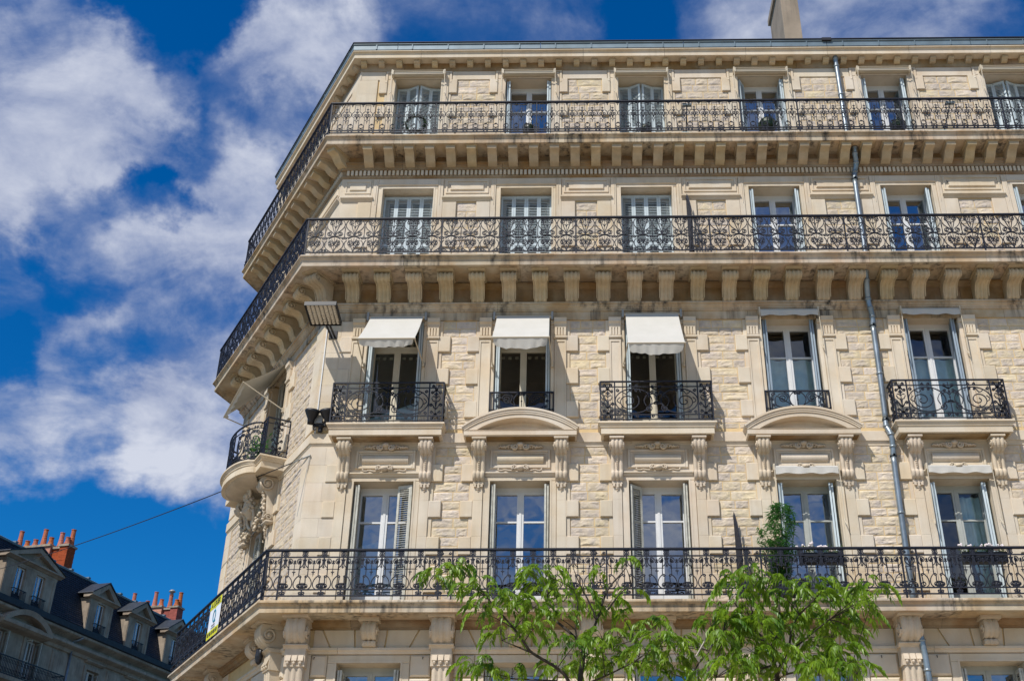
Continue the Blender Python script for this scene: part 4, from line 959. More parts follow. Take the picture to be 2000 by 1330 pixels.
def balcony3(FM, c):
    hw, p, z0, z1 = 1.075, .35, 10.915, 11.735; mb = MB(); frame_bars(mb, -hw, hw, p, z0, z1)
    for s in (-1, 1):
        x = s*hw; mb.box(x-.018, x+.018, .02, p, z1-.026, z1)
        for z in (z0, z0+.10, z1-.125): mb.box(x-.010, x+.010, .02, p, z-.009, z+.009)
    r = obj('railing', mb, IR, B, FM @ T(c))
    for x in (-hw, -.80, .80, hw): obj('post', MB().box(x-.013, x+.013, p-.013, p+.013, 10.86 if abs(x) > 1 else z0, z1-.02), IR, r)
    put('scroll_panel', CPM, r, T(0, p, z0+.01) @ Matrix.Diagonal((1, 1, 1.02, 1)))
    for s in (-1, 1):
        put('scroll_panel', SPM, r, T(s*.937, p, z0+.01) @ Matrix.Diagonal((1, 1, 1.02, 1)))
        put('scroll_panel', SPM, r, T(s*hw, .18, z0+.01) @ RZ(pi/2) @ Matrix.Diagonal((1, 1, 1.02, 1)))
for i in (0, 2, 4, 5): balcony3(MF, CX[i])
def low_rail(FM, c):
    hw, p, z0, z1 = .63, .06, 11.19, 11.66; mb = MB(); mb.box(-hw, hw, p-.016, p+.016, z1-.028, z1); mb.box(-hw, hw, p-.012, p+.012, z0+.07, z0+.09)
    for x in (-hw+.012, -.545, .545, hw-.012): mb.box(x-.012, x+.012, p-.012, p+.012, z0, z1-.02)
    r = obj('railing', mb, IR, B, FM @ T(c)); q = MB(); k = .36
    spir(q, .285, .22, .11, pi*.1, 2.1, tail=[(.06,.03),(.15,.03),(.28,.02),(.42,.06),(.44,.2),(.40,.27)], r=.009, k=26); curve(q, [(.05,.36),(.12,.30),(.16,.20),(.12,.08),(.05,.03)], .009); curve(q, [(.16,.20),(.19,.30),(.26,.35)], .008); spir(q, .47, .30, .035, pi, -1.3); spir(q, .475, .07, .03, pi, 1.3); spir(q, .50, .19, .025, pi, 1.2); spir(q, .04, .32, .022, 0, 1.3)
    q.mirror_x(); q.line((0,0,0),(0,0,.37),.010); q.ball((0,0,.33), .022, 6, 4); q.ball((0,0,.18), .018, 6, 4); obj('scroll_panel', q, IR, r, T(0, p, z0+.085))
for i in (1, 3): low_rail(MF, CX[i])

# ---- bow fronted balcony on the chamfer, with carved supports
def bow(x):          # plan line, x from the window axis -> projection
    x = abs(x)
    return .52+.36*math.sqrt(max(0, 1-(x/.92)**2)) if x < .92 else .52
def bowline(off=0, hw=1.28, n=26):
    pts = [(-hw-off, 0), (-hw-off, .52+off), (-.92-off*.4, .52+off)]
    pts += [(-.92*cos(pi*i/n)*1.0, .52+off+.36*sin(pi*i/n)) for i in range(1, n)]
    return pts+[(.92+off*.4, .52+off), (hw+off, .52+off), (hw+off, 0)]
cc = CC[0]; MCB = MC @ T(cc)
mb = MB(); prof = [(-.2,10.86),(.055,10.86),(.06,10.85),(.06,10.825),(.035,10.82),(.03,10.79),(.012,10.785),(.01,10.75),(-.01,10.745),(-.012,10.72),(0,10.715),(0,10.60),(-.02,10.595)]
rows = []
for off, z in prof[1:]: rows.append([(x, -p, z) for x, p in bowline(off)])
n = len(rows[0]); v = [q for r in rows for q in r]; f = [(i*n+k, i*n+k+1, (i+1)*n+k+1, (i+1)*n+k) for i in range(len(rows)-1) for k in range(n-1)]
f.append(tuple(range(n))); f.append(tuple(range(len(rows)*n-1, (len(rows)-1)*n-1, -1))); obj('bowed_balcony_slab', mb.add(v, f), M['stone'], B, MCB)
# bowl under the slab
mb = MB(); rows = []
for t in [i/9 for i in range(10)]:
    k = cos(t*pi/2)**.8; z = 10.598-.12*sin(t*pi/2)**1.2; rows.append([(x*(.12+.78*k), -(p*(.10+.86*k)), z) for x, p in [(-.92*cos(pi*i/26), .50+.34*sin(pi*i/26)) for i in range(27)]])
n = 27; v = [q for r in rows for q in r]; f = [(i*n+k, i*n+k+1, (i+1)*n+k+1, (i+1)*n+k) for i in range(9) for k in range(n-1)]
obj('carved_bowl', mb.add(v, f), M['carved'], B, MCB, smooth=True)
# two great scrolled consoles
fr = smoothpath([(.34,10.58),(.385,10.47),(.36,10.33),(.27,10.25),(.22,10.16),(.20,10.02),(.18,9.85),(.14,9.72),(.09,9.60)], 4)
for s in (-1, 1):
    mb = bracket(fr, .22, 13, .02, 3)
    for q in (-1, 1):
        mb.tube([(q*.125, -(.235+cx), 10.42+cz) for cx, _, cz in spiral(0, 0, .145, .03, 0, -1.8, 24)], .024, 6); mb.ball((q*.115, .235, 10.42), .055, 7, 5)
        mb.tube([(q*.12, -(.13+cx), 9.72+cz) for cx, _, cz in spiral(0, 0, .075, .02, 0, 1.5, 16)], .015, 5)
    mb.prism([(0,9.585),(.14,9.585),(.17,9.60),(.19,9.62),(.19,9.645),(0,9.645)], -.15, .15)
    rr = random.Random(5+s)
    for k in range(22):      # fruit cluster hanging down the face
        z = 10.25-.025*k; mb.ball((rr.uniform(-.06, .06), .25-.004*k+rr.uniform(0, .03), z), rr.uniform(.028, .045), 6, 4)
    for k in range(12): mb.ball((rr.uniform(-.05, .05), .12+rr.uniform(0, .03), 9.56-.03*k), rr.uniform(.02, .04)*(1-.05*k), 6, 4)
    obj('scrolled_console', mb, M['carved'], B, MCB @ T(s*.80), smooth=True)
# garlands
for s in (-1, 1):
    mb = MB(); rr = random.Random(11)
    for k in range(60):
        t = k/59; x = s*(.64-.42*t); z = 10.30-.62*sin(pi*t*.62); rad = .045+.05*sin(pi*t); mb.ball((x+rr.uniform(-rad, rad), .16+rr.uniform(-.02, rad), z+rr.uniform(-rad, rad)), rr.uniform(.026, .042), 6, 4)
    obj('garland', mb, M['carved'], B, MCB, smooth=True)
# carved head: one continuous mask with brow, nose, lips, chin, hair and shell behind
def head_mesh():
    mb = MB(); nu, nv = 40, 34; v = []
    def g(x, z, cx, cz, sx, sz): return math.exp(-((x-cx)/sx)**2-((z-cz)/sz)**2)
    for j in range(nv+1):
        ph = pi*j/nv
        for i in range(nu+1):
            th = pi*i/nu; x = -cos(th)*sin(ph); y = sin(th)*sin(ph); z = cos(ph)
            X = x*.125*(1-.22*max(0, -z)); Z = z*.185; Y = y*.135
            d = .050*g(X, Z, 0, -.028, .020, .040)+.030*g(X, Z, 0, -.045, .028, .016)+.018*g(X, Z, 0, .030, .075, .014)-.022*g(X, Z, .045, .006, .024, .016)-.022*g(X, Z, -.045, .006, .024, .016)
            d += .012*g(X, Z, .045, .004, .013, .008)+.012*g(X, Z, -.045, .004, .013, .008)+.016*g(X, Z, 0, -.088, .030, .007)+.014*g(X, Z, 0, -.104, .024, .007)-.010*g(X, Z, 0, -.096, .028, .003)+.020*g(X, Z, 0, -.145, .026, .022)+.010*g(X, Z, .06, -.05, .03, .04)+.010*g(X, Z, -.06, -.05, .03, .04)
            v.append((X, -(Y+d*(y > .05)), Z))
    f = [(j*(nu+1)+i, j*(nu+1)+i+1, (j+1)*(nu+1)+i+1, (j+1)*(nu+1)+i) for j in range(nv) for i in range(nu)]
    mb.add(v, f); rr = random.Random(3)
    for k in range(46):      # curls
        a = pi*(-.12+1.24*k/45); rad = rr.uniform(.13, .19); mb.ball((rad*cos(a)*.85, rr.uniform(.0, .09), rad*sin(a)*1.15+.0), rr.uniform(.026, .042), 6, 4)
    for s in (-1, 1): mb.tube([(s*(.10+cx), -.05, .23+cz) for cx, _, cz in spiral(0, 0, .085, .02, pi/2, -1.6*s, 18)], .022, 6); mb.tube(smoothpath([(s*.13,-.03,-.02),(s*.17,-.05,-.14),(s*.13,-.06,-.24),(s*.06,-.06,-.30)], 5), .026, 6)
    mb.ball((0, .02, -.24), .06, 8, 6, (1, .8, 1.4))
    return mb
obj('carved_head', head_mesh().xform(Matrix.Rotation(radians(16), 4, 'X')), M['carved'], B, MCB @ T(0, .24, 10.16) @ Matrix.Scale(1.35, 4), smooth=True)
mb = MB(); mb.prism([(0,9.885),(.05,9.885),(.07,9.91),(.10,9.93),(.11,9.95),(.11,9.99),(0,10.0)], -.68, .68)
obj('scrolled_lintel', mb, M['stone'], B, MCB)
# its railing, bent along the bow
BL_ = bowline(-.035)
def arcpos(s):
    tot = 0
    for a, b in zip(BL_, BL_[1:]):
        d = math.hypot(b[0]-a[0], b[1]-a[1])
        if tot+d >= s or b is BL_[-1]: t = max(0, min(1.02, (s-tot)/d)); return (a[0]+(b[0]-a[0])*t, a[1]+(b[1]-a[1])*t, (b[0]-a[0])/d, (b[1]-a[1])/d)
        tot += d
LEN = sum(math.hypot(b[0]-a[0], b[1]-a[1]) for a, b in zip(BL_, BL_[1:]))
def bend(mb, s0, z0):
    def fn(v):
        x, p, tx, tp = arcpos(s0+v[0]); o = -v[1]; return (x+(-tp)*o*-1, -(p+tx*o), z0+v[2])
    return warp(mb, fn)
mb = MB(); 
for z, r in ((11.72, .02), (11.60, .011), (11.02, .011), (10.92, .013)): mb.tube([(x, -p, z) for x, p in BL_], r, 4)
rr_ = obj('railing', mb, IR, B, MCB)
sP = [0, .27, .50, .76]
for s0, kind in [(.25, 0), (LEN-.25, 0)]+[(.49+.26*.5, 0), (LEN-.49-.13, 0)]+[(.75+.42, 2), (LEN/2, 0), (LEN-.75-.42, 2)]:
    q = MB()
    if kind == 0: q.v = list(SP.v); q.f = list(SP.f)
    else:
        t = centre_panel(); q.v = [(x*.46, y, z) for x, y, z in t.v]; q.f = t.f
    obj('scroll_panel', bend(q, s0, 10.925), IR, rr_)
for s0 in (0.01, .485, .76, LEN/2-.14, LEN/2+.14, LEN-.76, LEN-.485, LEN-.01):
    x, p, _, _ = arcpos(s0); obj('post', MB().box(x-.013, x+.013, p-.013, p+.013, 10.86, 11.72), IR, rr_)

# ---- downpipes
def pipe(pts, r=.058):
    mb = MB(); P = [(x, -p, z) for x, p, z in pts]; mb.tube(smoothpath(P, 5) if len(P) > 2 else P, r, 10)
    for (x, p, z) in pts[::1]: 
        mb.lathe([(r+.012, z-.02), (r+.012, z+.02)], 10, x, p)
    obj('downpipe', mb, M['pipe'], B, smooth=True)
pipe([(6.06,.0,20.46),(6.06,-.03,20.36),(6.07,-.06,20.16),(6.07,-.06,19.3),(6.07,-.06,18.4),(6.07,-.06,17.72)])
pipe([(6.08,.30,17.46),(6.08,.26,17.33),(6.10,.17,17.14),(6.06,.10,16.95),(6.04,.09,16.78)]); pipe([(6.04,.09,16.78),(6.03,.09,15.6),(6.02,.09,14.42)])
pipe([(5.87,.42,14.17),(5.88,.36,14.0),(5.90,.20,13.65),(5.93,.17,13.45),(5.96,.12,13.28),(5.95,.09,13.1)]); pipe([(5.95,.09,13.1),(5.94,.09,12.0),(5.92,.09,11.0)]); pipe([(5.92,.09,11.0),(5.91,.10,10.86),(5.96,.15,10.66),(5.97,.12,10.42),(5.96,.09,10.25)]); pipe([(5.96,.09,10.25),(5.94,.09,9.1),(5.92,.09,7.33)])
pipe([(5.88,.30,7.1),(5.90,.30,6.7),(5.93,.28,6.2),(5.93,.28,4.5)])
# cable strip down the corner
obj('cable_strip', MB().box(XC+.035, XC+.055, .03, .048, 10.8, 13.31), M['joinery'], B)
mb = MB()
for c in CX[:6]:
    for s in (-1, 1): mb.tube([(c+s*.95, -.055, 6.50), (c+s*.95, -.09, 6.50), (c+s*.95, -.09, 6.46)], .008, 4)
    mb.tube([(c+.9, -.045, 17.0-.25), (c+.92, -.07, 16.68)], .008, 4)
obj('iron_hooks', mb, IR, B, kind='stuff')
# chimney on the roof
mb = MB(); mb.box(-.06, .44, -.8, .8, 20.5, 27); mb.box(-.12, .50, -.86, .86, 27, 27.2)
obj('chimney', mb, M['concrete'], B, T(5.99, -4.8, 0))
obj('roof_vent', MB().box(5.75, 5.97, .05, .20, 20.75, 20.83), M['blackplastic'], B)

# ---------------------------------------------------------------- awnings
AWL = {0: 'open ecru awning over the leftmost balcony window of the street front', 1: 'open ecru awning above the first arched stone hood, small iron guard below', 2: 'open ecru awning over the middle small balcony, the longest of the open ones',
       3: 'ecru awning rolled up over the second window above an arched stone hood', 4: 'ecru awning rolled up over the window of the rightmost small balcony'}
def rail_tube(mb, a, b, r=.011): mb.tube([(a[0], -a[1], a[2]), (b[0], -b[1], b[2])], r, 5)
def awning_open(FM, c, label, zb, pb, zt=13.36, pt=.10, hw=.55, val=.13, arm=12.25, group='awnings over the upper windows', tilt=0.0):
    t = thing('awning', label, 'awning', M=FM @ T(c, 0, zt), group=group)
    def rel(q): return (q[0], q[1], q[2]-zt)
    n = 18; m = 8; v = []
    for j in range(m+1):
        s = j/m; p = pt+(pb-pt)*s; z = zt+(zb-zt)*s-.035*sin(pi*s)
        for i in range(n+1): x = -hw*.97+(hw*1.94)*i/n+(.03*s)*(i/n-.5); v.append((x, -p, z-zt-.012*sin(pi*i/n)*s+tilt*(2*i/n-1)*s))
    f = [(j*(n+1)+i, j*(n+1)+i+1, (j+1)*(n+1)+i+1, (j+1)*(n+1)+i) for j in range(m) for i in range(n)]
    obj('canopy', MB().add(v, f), M['canvas'], t, smooth=True)
    v = []
    for j in range(6):
        s = j/5
        for i in range(n+1): x = -hw*.96+hw*1.92*i/n; v.append((x*(1-.06*s*s), -(pb+.002-s*.06+.018*sin(i*1.9+c*3)*s+.01*sin(i*4.1)*s), zb-zt+tilt*(2*i/n-1)-val*s*(.62+.38*sin(pi*i/n)**.5+.05*sin(i*.8+c))))
    obj('valance', MB().add(v, [(j*(n+1)+i, j*(n+1)+i+1, (j+1)*(n+1)+i+1, (j+1)*(n+1)+i) for j in range(5) for i in range(n)]), M['canvas'], t, smooth=True)
    mb = MB(); rail_tube(mb, (-hw-.02, pb, zb-zt-tilt), (hw+.02, pb, zb-zt+tilt), .016); obj('front_bar', mb, M['cassette'], t); mb = MB(); rail_tube(mb, (-hw-.02, pt-.03, 0.0), (hw+.02, pt-.03, 0), .035); obj('roller', mb, M['cassette'], t)
    for s in (-1, 1):
        mb = MB(); rail_tube(mb, (s*hw, pb, zb-zt+s*tilt), (s*(hw+.05), .07, arm-zt), .013); mb.box(*sorted((s*(hw+.03), s*(hw+.07))), .03, .10, arm-zt-.05, arm-zt+.05); obj('arm', mb, M['cassette'], t)
        obj('bracket', MB().box(*sorted((s*(hw+.02), s*(hw+.06))), .03, pt+.02, -.08, .10), M['steel'], t)
    return t
awning_open(MF, CX[0]-.0, AWL[0], 12.31, 1.07, val=.16, arm=12.28); awning_open(MF, CX[1], AWL[1], 12.40, .93, val=.22); awning_open(MF, CX[2]+.0, AWL[2], 12.24, .96, zt=13.40, val=.22)
awning_open(MC, CC[0], 'open ecru awning on the chamfered corner, seen from below beside the sky', 12.52, .98, val=.06, arm=12.2, hw=.66, tilt=.14)
def awning_shut(FM, c, label, z, p0=.05, hw=.58, rods=None, cassette=False, group=None):
    t = thing('awning', label, 'awning', M=FM @ T(c, 0, z), group=group); mb = MB()
    if cassette:
        mb.box(-hw+.02, hw-.02, p0, p0+.09, -.05, .03); mb.tube([(-hw, -p0-.13, -.075), (hw, -p0-.13, -.075)], .013, 5); mb.tube([(-hw, -p0-.12, .045), (hw, -p0-.12, .045)], .010, 5); mb.box(-hw, -hw+.02, p0, p0+.13, -.085, .055); mb.box(hw-.02, hw, p0, p0+.13, -.085, .055); obj('cassette', mb, M['cassette'], t)
    else:
        mb.tube([(-hw, -p0-.06, 0), (hw, -p0-.06, 0)], .05, 8); n = 20; v = []
        for j in range(4):
            for i in range(n+1): v.append((-hw+2*hw*i/n, -(p0+.125+.008*sin(i*1.3+c)*j/3), -.01-.038*j+.012*sin(i*.9+c)*(j == 3)))
        mb.add(v, [(j*(n+1)+i, j*(n+1)+i+1, (j+1)*(n+1)+i+1, (j+1)*(n+1)+i) for j in range(3) for i in range(n)]); obj('rolled_canvas', mb, M['canvas'], t)
    for s in (-1, 1):
        mb = MB(); x = s*(hw+.015)
        if rods: mb.tube([(x, -p0-.12, .06), (x+s*.01, -p0-.10, -rods)], .009, 4); mb.tube([(x, -p0-.02, -rods+.05), (x+s*.02, -p0-.10, -rods-.08)], .009, 4)
        mb.box(x-.015, x+.015, p0-.02, p0+.12, -.04, .08); obj('arm', mb, M['cassette'], t)
awning_shut(MF, CX[3], AWL[3], 13.43, rods=.80); awning_shut(MF, CX[4], AWL[4], 13.43, rods=.95)
awning_shut(MF, CX[3], 'ecru awning rolled up over the tall window behind the bamboo', 9.99, .05, .59, rods=1.05); awning_shut(MF, CX[4], 'ecru awning rolled up over the tall curtained window at the right, flower box below', 9.99, .05, .59, rods=1.05)
names5 = ['beige rolled awning over the top floor window with the wreath', 'beige rolled awning over the second top floor window from the left', 'beige rolled awning over the half shut shutters in the middle of the top floor', 'beige rolled awning over the top floor window just left of the downpipe', 'beige rolled awning over the top floor window just right of the downpipe', 'beige rolled awning over the top floor window cut by the right picture edge']
for c, nme in zip(CX[:6], names5): awning_shut(MF, c, nme, 20.04, -.11, .60, rods=.55, cassette=True, group='rolled awnings of the top floor')

# ---------------------------------------------------------------- lamps, banner, wire
t = thing('floodlight', 'wide flat floodlight with rows of reflectors on a black arm at the building corner', 'floodlight', (-4.965, -.03, 12.98))
obj('wall_plate', MB().cbox(-.085, .085, 0, .02, -.09, .09, .004), M['blackplastic'], t)
mb = MB()
for s in (-1, 1): mb.tube([(s*.035, -.02, -.03), (s*.035-.02, -.30, .0), (s*.035-.05, -.62, .06)], .022, 4)
obj('arm', mb, M['blackplastic'], t)
hm = Matrix.Translation((-.065, -.72, .075)) @ Matrix.Rotation(radians(9), 4, 'X').inverted() @ Matrix.Scale(1.04, 4)
mb = MB(); mb.box(-.30, .30, -.31, .31, 0, .05); mb.box(-.30, -.285, -.31, .31, -.04, 0); mb.box(.285, .30, -.31, .31, -.04, 0); mb.box(-.285, .285, .295, .31, -.04, 0); mb.box(-.285, .285, -.31, -.295, -.04, 0)
hd = obj('lamp_head', mb, M['blackplastic'], t, hm)
RM = None
for i in range(7):
    mb = MB()
    for j in range(8): mb.ball((0, -.255+.073*j, -.010), .034, 8, 4, (1, 1.05, .8))
    mb.box(-.034, .034, -.29, .29, -.012, 0)
    obj('reflector_row', mb, M['lens'], hd, Matrix.Translation((-.240+.080*i, 0, 0)), smooth=True)
t = thing('twin_spotlight', 'pair of black bell shaped spotlights standing on the corner ledge', 'spotlight', (-4.985, -.10, 10.80))
mb = MB(); mb.lathe([(.045, 0), (.05, .02), (.042, .08), (.065, .13)], 10); mb.box(-.15, .13, -.03, .03, .12, .165); obj('stand', mb, M['blackplastic'], t)
for s in (-1, 1):
    mb = MB(); mb.lathe([(.062, -.10), (.068, -.03), (.07, 0), (.142, .14), (.146, .165), (.138, .19), (.10, .205)], 18); obj('lamp_head', mb, M['blackplastic'], t, Matrix.Translation((s*.160-.02, -.08, .23)) @ Matrix.Rotation(radians(-6*s), 4, 'Y') @ Matrix.Rotation(radians(14), 4, 'X'), smooth=True)
obj('junction_box', MB().box(-.09, .03, -.02, .05, .17, .34), M['steel'], t)
mb = MB(); mb.tube(smoothpath([(-.08,-.02,.14),(-.11,-.05,.08),(-.12,-.03,.03),(-.09,-.0,.05)], 5), .01, 5); obj('cable', mb, M['cable'], t)
mb = MB(); mb.lathe([(.03, .12), (.06, .10), (.07, -.02), (.05, -.12), (.02, -.16)], 10); mb.tube([(0,0,.12),(0,.06,.20)], .012, 5); mb.tube(smoothpath([(.10,0,.10),(.12,-.02,.02),(.09,0,-.08)], 5), .03, 6)
o = obj('wall_lamp', mb, M['blackplastic'], None, MC @ T(-.52, .34, 6.62)); o['label'] = 'small dark wall lamp under the corner balcony beside the big console'; o['category'] = 'lamp'

# to-let banner tied to the corner balcony
t = thing('banner', 'yellow and white to-let banner tied inside the corner balcony railing', 'banner', M=MC @ T(-2.70, .72, 7.40), group=None)
def flat(name, mb_, m_): return obj(name, mb_, M[m_], t)
flat('cloth', MB().box(-.40, .40, -.004, .0, .0, .74), 'white')
flat('top_band', MB().box(-.40, .40, .001, .004, .585, .74), 'yellow'); flat('bottom_band', MB().box(-.40, .40, .001, .004, 0, .155), 'yellow')
def text(body, size, x, z, m_, name='lettering', bold=0.0):
    cu = bpy.data.curves.new(name, 'FONT'); cu.body = body; cu.size = size; cu.align_x = 'CENTER'; cu.align_y = 'CENTER'; cu.extrude = .0015; cu.offset = bold; cu.resolution_u = 3
    tmp = bpy.data.objects.new(name, cu); COL.objects.link(tmp); dg = bpy.context.evaluated_depsgraph_get(); me = bpy.data.meshes.new_from_object(tmp.evaluated_get(dg)); bpy.data.objects.remove(tmp)
    me.materials.clear(); me.materials.append(M[m_]); put(name, me, t, Matrix.Translation((x, -.007, z)) @ Matrix.Rotation(pi/2, 4, 'X'))
text('A LOUER', .155, 0, .662, 'ink', bold=.003); text('03 80 30 80 50', .112, 0, .078, 'ink', bold=.002); text('immobilier', .06, 0, .235, 'greyink'); text('transaction gestion', .038, 0, .185, 'greyink')
mb = MB(); mb.tube([(.085*cos(a)*(1), -.007, .41+.115*sin(a)) for a in [2*pi*i/24 for i in range(24)]], .018, 4, closed=True, rz=.25); mb.box(.03, .11, .004, .008, .285, .315); flat('emblem', mb, 'teal')
mb = MB(); mb.plate([(-.03,.575),(.03,.575),(0,.535)], .001, .004); flat('band_tip', mb, 'yellow')

# span wire from the corner
t = thing('span_wire', 'thin dark span wire running down left from the building corner', 'wire', (XC, -.05, 10.33))
A = Vector((0,0,0)); E_ = Vector((-22.56, 20.0, 14.29))-Vector((XC, -.05, 10.33))
pts = [tuple(E_*s+Vector((0,0,-.9*s*(1-s)))) for s in [i/40 for i in range(41)]]
obj('wire', MB().tube(pts[1:], .011, 5), M['cable'], t)
mb = MB(); mb.tube(pts[:2], .012, 5); d = (Vector(pts[1])-Vector(pts[0])).normalized()
for k in range(7): mb.ball((d.x*.045*k, -d.y*.045*k, d.z*.045*k), .022, 6, 4)
mb.tube([(0,0,0),(-.02,.0,-.25),(-.12,.06,-1.2)], .006, 4); obj('turnbuckle', mb, M['steel'], t)

# spiked dividers between flats
def divider(x, z0, height, label, n=9, lean=.0, pmax=.62, wide=.0):
    t = thing('balcony_divider', label, 'railing', (x, -.05, z0)); mb = MB(); mb.box(-.012, .012, .0, pmax, .12, .15); mb.box(-.012, .012, .0, pmax, .72, .75); obj('frame', mb, IR, t)
    for k in range(n):
        p = .02+pmax*k/(n-1); h = height*(1-.40*(k/(n-1))**1.4); q = MB(); q.box(-.011, .011, p-.011, p+.011, .03, h-.12); q.tube([(0,-p,h-.14),(0,-p,h-.09),(0,-p,h)], .022, 4, taper=lambda s: (1, .9, .1)[int(s*2)]); obj('spiked_bar', q, IR, t)
divider(2.86, 7.33, 1.82, 'spiked iron divider on the lowest balcony, left of the bamboo', pmax=.60)
divider(2.36, 14.41, 2.0, 'spiked iron divider on the balcony with heart shaped scrolls', pmax=.68)

# ---------------------------------------------------------------- plants and objects on the balconies
def leafcloud(mb, pts, size, rr, up=.3):
    for (x, y, z) in pts:
        a = rr.uniform(0, 2*pi); b = rr.uniform(-.6, .9); d = Vector((cos(a)*cos(b), sin(a)*cos(b), sin(b)+up)).normalized(); w = d.cross(Vector((rr.uniform(-1,1), rr.uniform(-1,1), 1))).normalized(); s = size*rr.uniform(.7, 1.3); P = Vector((x, y, z))
        mb.add([P, P+d*s*.5+w*s*.13, P+d*s, P+d*s*.5-w*s*.13], [(0,1,2,3)])
t = thing('bamboo', 'tall green bamboo in a pot behind the lowest balcony railing', 'plant', (3.62, -.40, 7.33)); rr = random.Random(21)
obj('pot', MB().lathe([(.15,0),(.20,.32),(.215,.34),(.19,.34)], 14), M['planter'], t)
for k in range(9):
    a = rr.uniform(0, 6.28); x, y = .10*cos(a), .08*sin(a); hh = rr.uniform(1.1, 1.75); obj('stem', MB().tube(smoothpath([(x,y,.3),(x*1.6,y*1.6,hh*.5),(x*2.6+rr.uniform(-.05,.05),y*2.4,hh)], 4), .008, 5), M['flowerleaf'], t)
mb = MB(); pts = []
while len(pts) < 2300:
    z = rr.uniform(.45, 1.86); r0 = .05+.30*sin(pi*min(1, max(0, (1.93-z)/1.5)))**.8; a = rr.uniform(0, 6.28); q = math.sqrt(rr.random())*r0; x = q*cos(a)*1.0+(-.06 if z < 1.4 else .05); y = q*sin(a)*.8
    if noise.noise(Vector((x*6, y*6, z*5))) > -.12: pts.append((x, y, z))
for (x, y, z) in pts:
    a = rr.uniform(0, 6.28); d = Vector((cos(a), sin(a), rr.uniform(-.7, .3))).normalized(); w = d.cross(Vector((0,0,1))).normalized(); s = rr.uniform(.08, .14); P = Vector((x, y, z)); mb.add([P, P+d*s*.4+w*.012, P+d*s+Vector((0,0,-.02)), P+d*s*.4-w*.012], [(0,1,2,3)])
obj('foliage', mb, M['bamboo'], t, kind='stuff')
def flowerbox(x0, x1, label, seed):
    c = (x0+x1)/2; h = (x1-x0)/2; t = thing('flower_box', label, 'planter', (c, -.57, 7.98), group='flower boxes hung inside the lowest railing'); rr = random.Random(seed)
    obj('trough', MB().plan([(-h+.03,-.07),(h-.03,-.07),(h,.08),(-h,.08)], 0, .19), M['planter'], t)
    mb = MB(); leafcloud(mb, [(rr.uniform(-h, h), rr.uniform(-.07, .08), rr.uniform(.18, .30)) for _ in range(260)], .07, rr); obj('foliage', mb, M['flowerleaf'], t, kind='stuff')
    for k in range(16):
        mb = MB(); x, p, z = rr.uniform(-h, h*.95), rr.uniform(-.04, .08), rr.uniform(.24, .36)
        for q in range(6): mb.ball((x+rr.uniform(-.03,.03), p+rr.uniform(-.02,.02), z+rr.uniform(-.015,.02)), rr.uniform(.014, .024), 5, 4)
        obj('flower', mb, M['petal'], t)
flowerbox(3.86, 4.66, 'dark flower box with pale blooms just right of the bamboo', 3); flowerbox(6.74, 7.53, 'dark flower box with pale blooms below the curtained window at the right', 9)
def boxball(x, z, r, label, p=.34):
    t = thing('potted_boxwood', label, 'plant', (x, -p, z), group='clipped shrubs on the top balcony'); rr = random.Random(int(x*100)); obj('pot', MB().lathe([(.10,0),(.13,.16),(.14,.17),(.11,.17)], 12), M['planter'], t)
    mb = MB(); mb.ball((0,0,.17+r*.8), r*.82, 12, 8); leafcloud(mb, [tuple(Vector((rr.gauss(0,1), rr.gauss(0,1), rr.gauss(0,1))).normalized()*r*.88+Vector((0,0,.17+r*.8))) for _ in range(420)], .035, rr); obj('foliage', mb, M['box'], t, kind='stuff')
boxball(-1.06, 17.70, .17, 'small dark clipped shrub by the second top floor window'); boxball(1.52, 17.70, .15, 'small dark clipped shrub before the half shut shutters of the top floor'); boxball(4.22, 17.70, .25, 'largest dark clipped shrub on the top balcony, left of the downpipe'); boxball(7.10, 17.70, .20, 'dark clipped shrub on the top balcony, right of the downpipe')
mb = MB(); rr = random.Random(8); mb.tube([(.22*cos(a), 0, .22*sin(a)) for a in [2*pi*i/20 for i in range(20)]], .022, 5, closed=True)
leafcloud(mb, [((.22+rr.uniform(-.03,.03))*cos(a), rr.uniform(-.03,.03), (.22+rr.uniform(-.03,.03))*sin(a)) for a in [rr.uniform(0, 6.28) for _ in range(420)]], .06, rr)
o = obj('wreath', mb, M['box'], None, T(-3.56, .50, 18.06)); o['label'] = 'round dark wreath hanging on the top railing before the leftmost shutters'; o['category'] = 'wreath'
t = thing('garden_table', 'slatted metal table folded against the top balcony railing', 'table', (2.98, -.40, 17.70)); mb = MB()
mb.tube([(.34*cos(a), 0, .06+.22*sin(a)) for a in [pi*i/14 for i in range(15)]], .014, 4)
for k in range(-3, 4): mb.box(.09*k-.008, .09*k+.008, -.008, .008, .03, .06+.22*math.sqrt(max(0, 1-(.09*k/.34)**2)))
for z in (.08, .16): mb.box(-.32, .32, -.006, .006, z-.008, z+.008)
obj('top', mb, IR, t); obj('leg', MB().box(-.34, -.32, -.01, .01, 0, .10), IR, t); obj('leg', MB().box(.32, .34, -.01, .01, 0, .10), IR, t)
def heater(x, label, lean):
    t = thing('clothes_airer', label, 'stand', (x, -.50, 17.70)); obj('pole', MB().tube([(-lean,0,.02),(lean,0,.82)], .014, 5), IR, t); obj('tray', MB().box(lean-.10, lean+.10, -.04, .04, .82, .86), M['zinc'], t); obj('base', MB().box(-lean-.10, -lean+.06, -.05, .05, 0, .05), M['teal'], t)
heater(2.42, 'thin dark stand with small blue tray left of the round metal table', .03); heater(8.15, 'thin leaning dark stand with small blue tray right of the downpipe', .13)
t = thing('leaning_rod', 'thin leaning dark rod behind the heart scroll railing at the right', 'rod', (8.25, -.5, 14.42)); obj('rod', MB().tube([(-.16,0,.1),(.17,0,1.0)], .012, 5), IR, t)
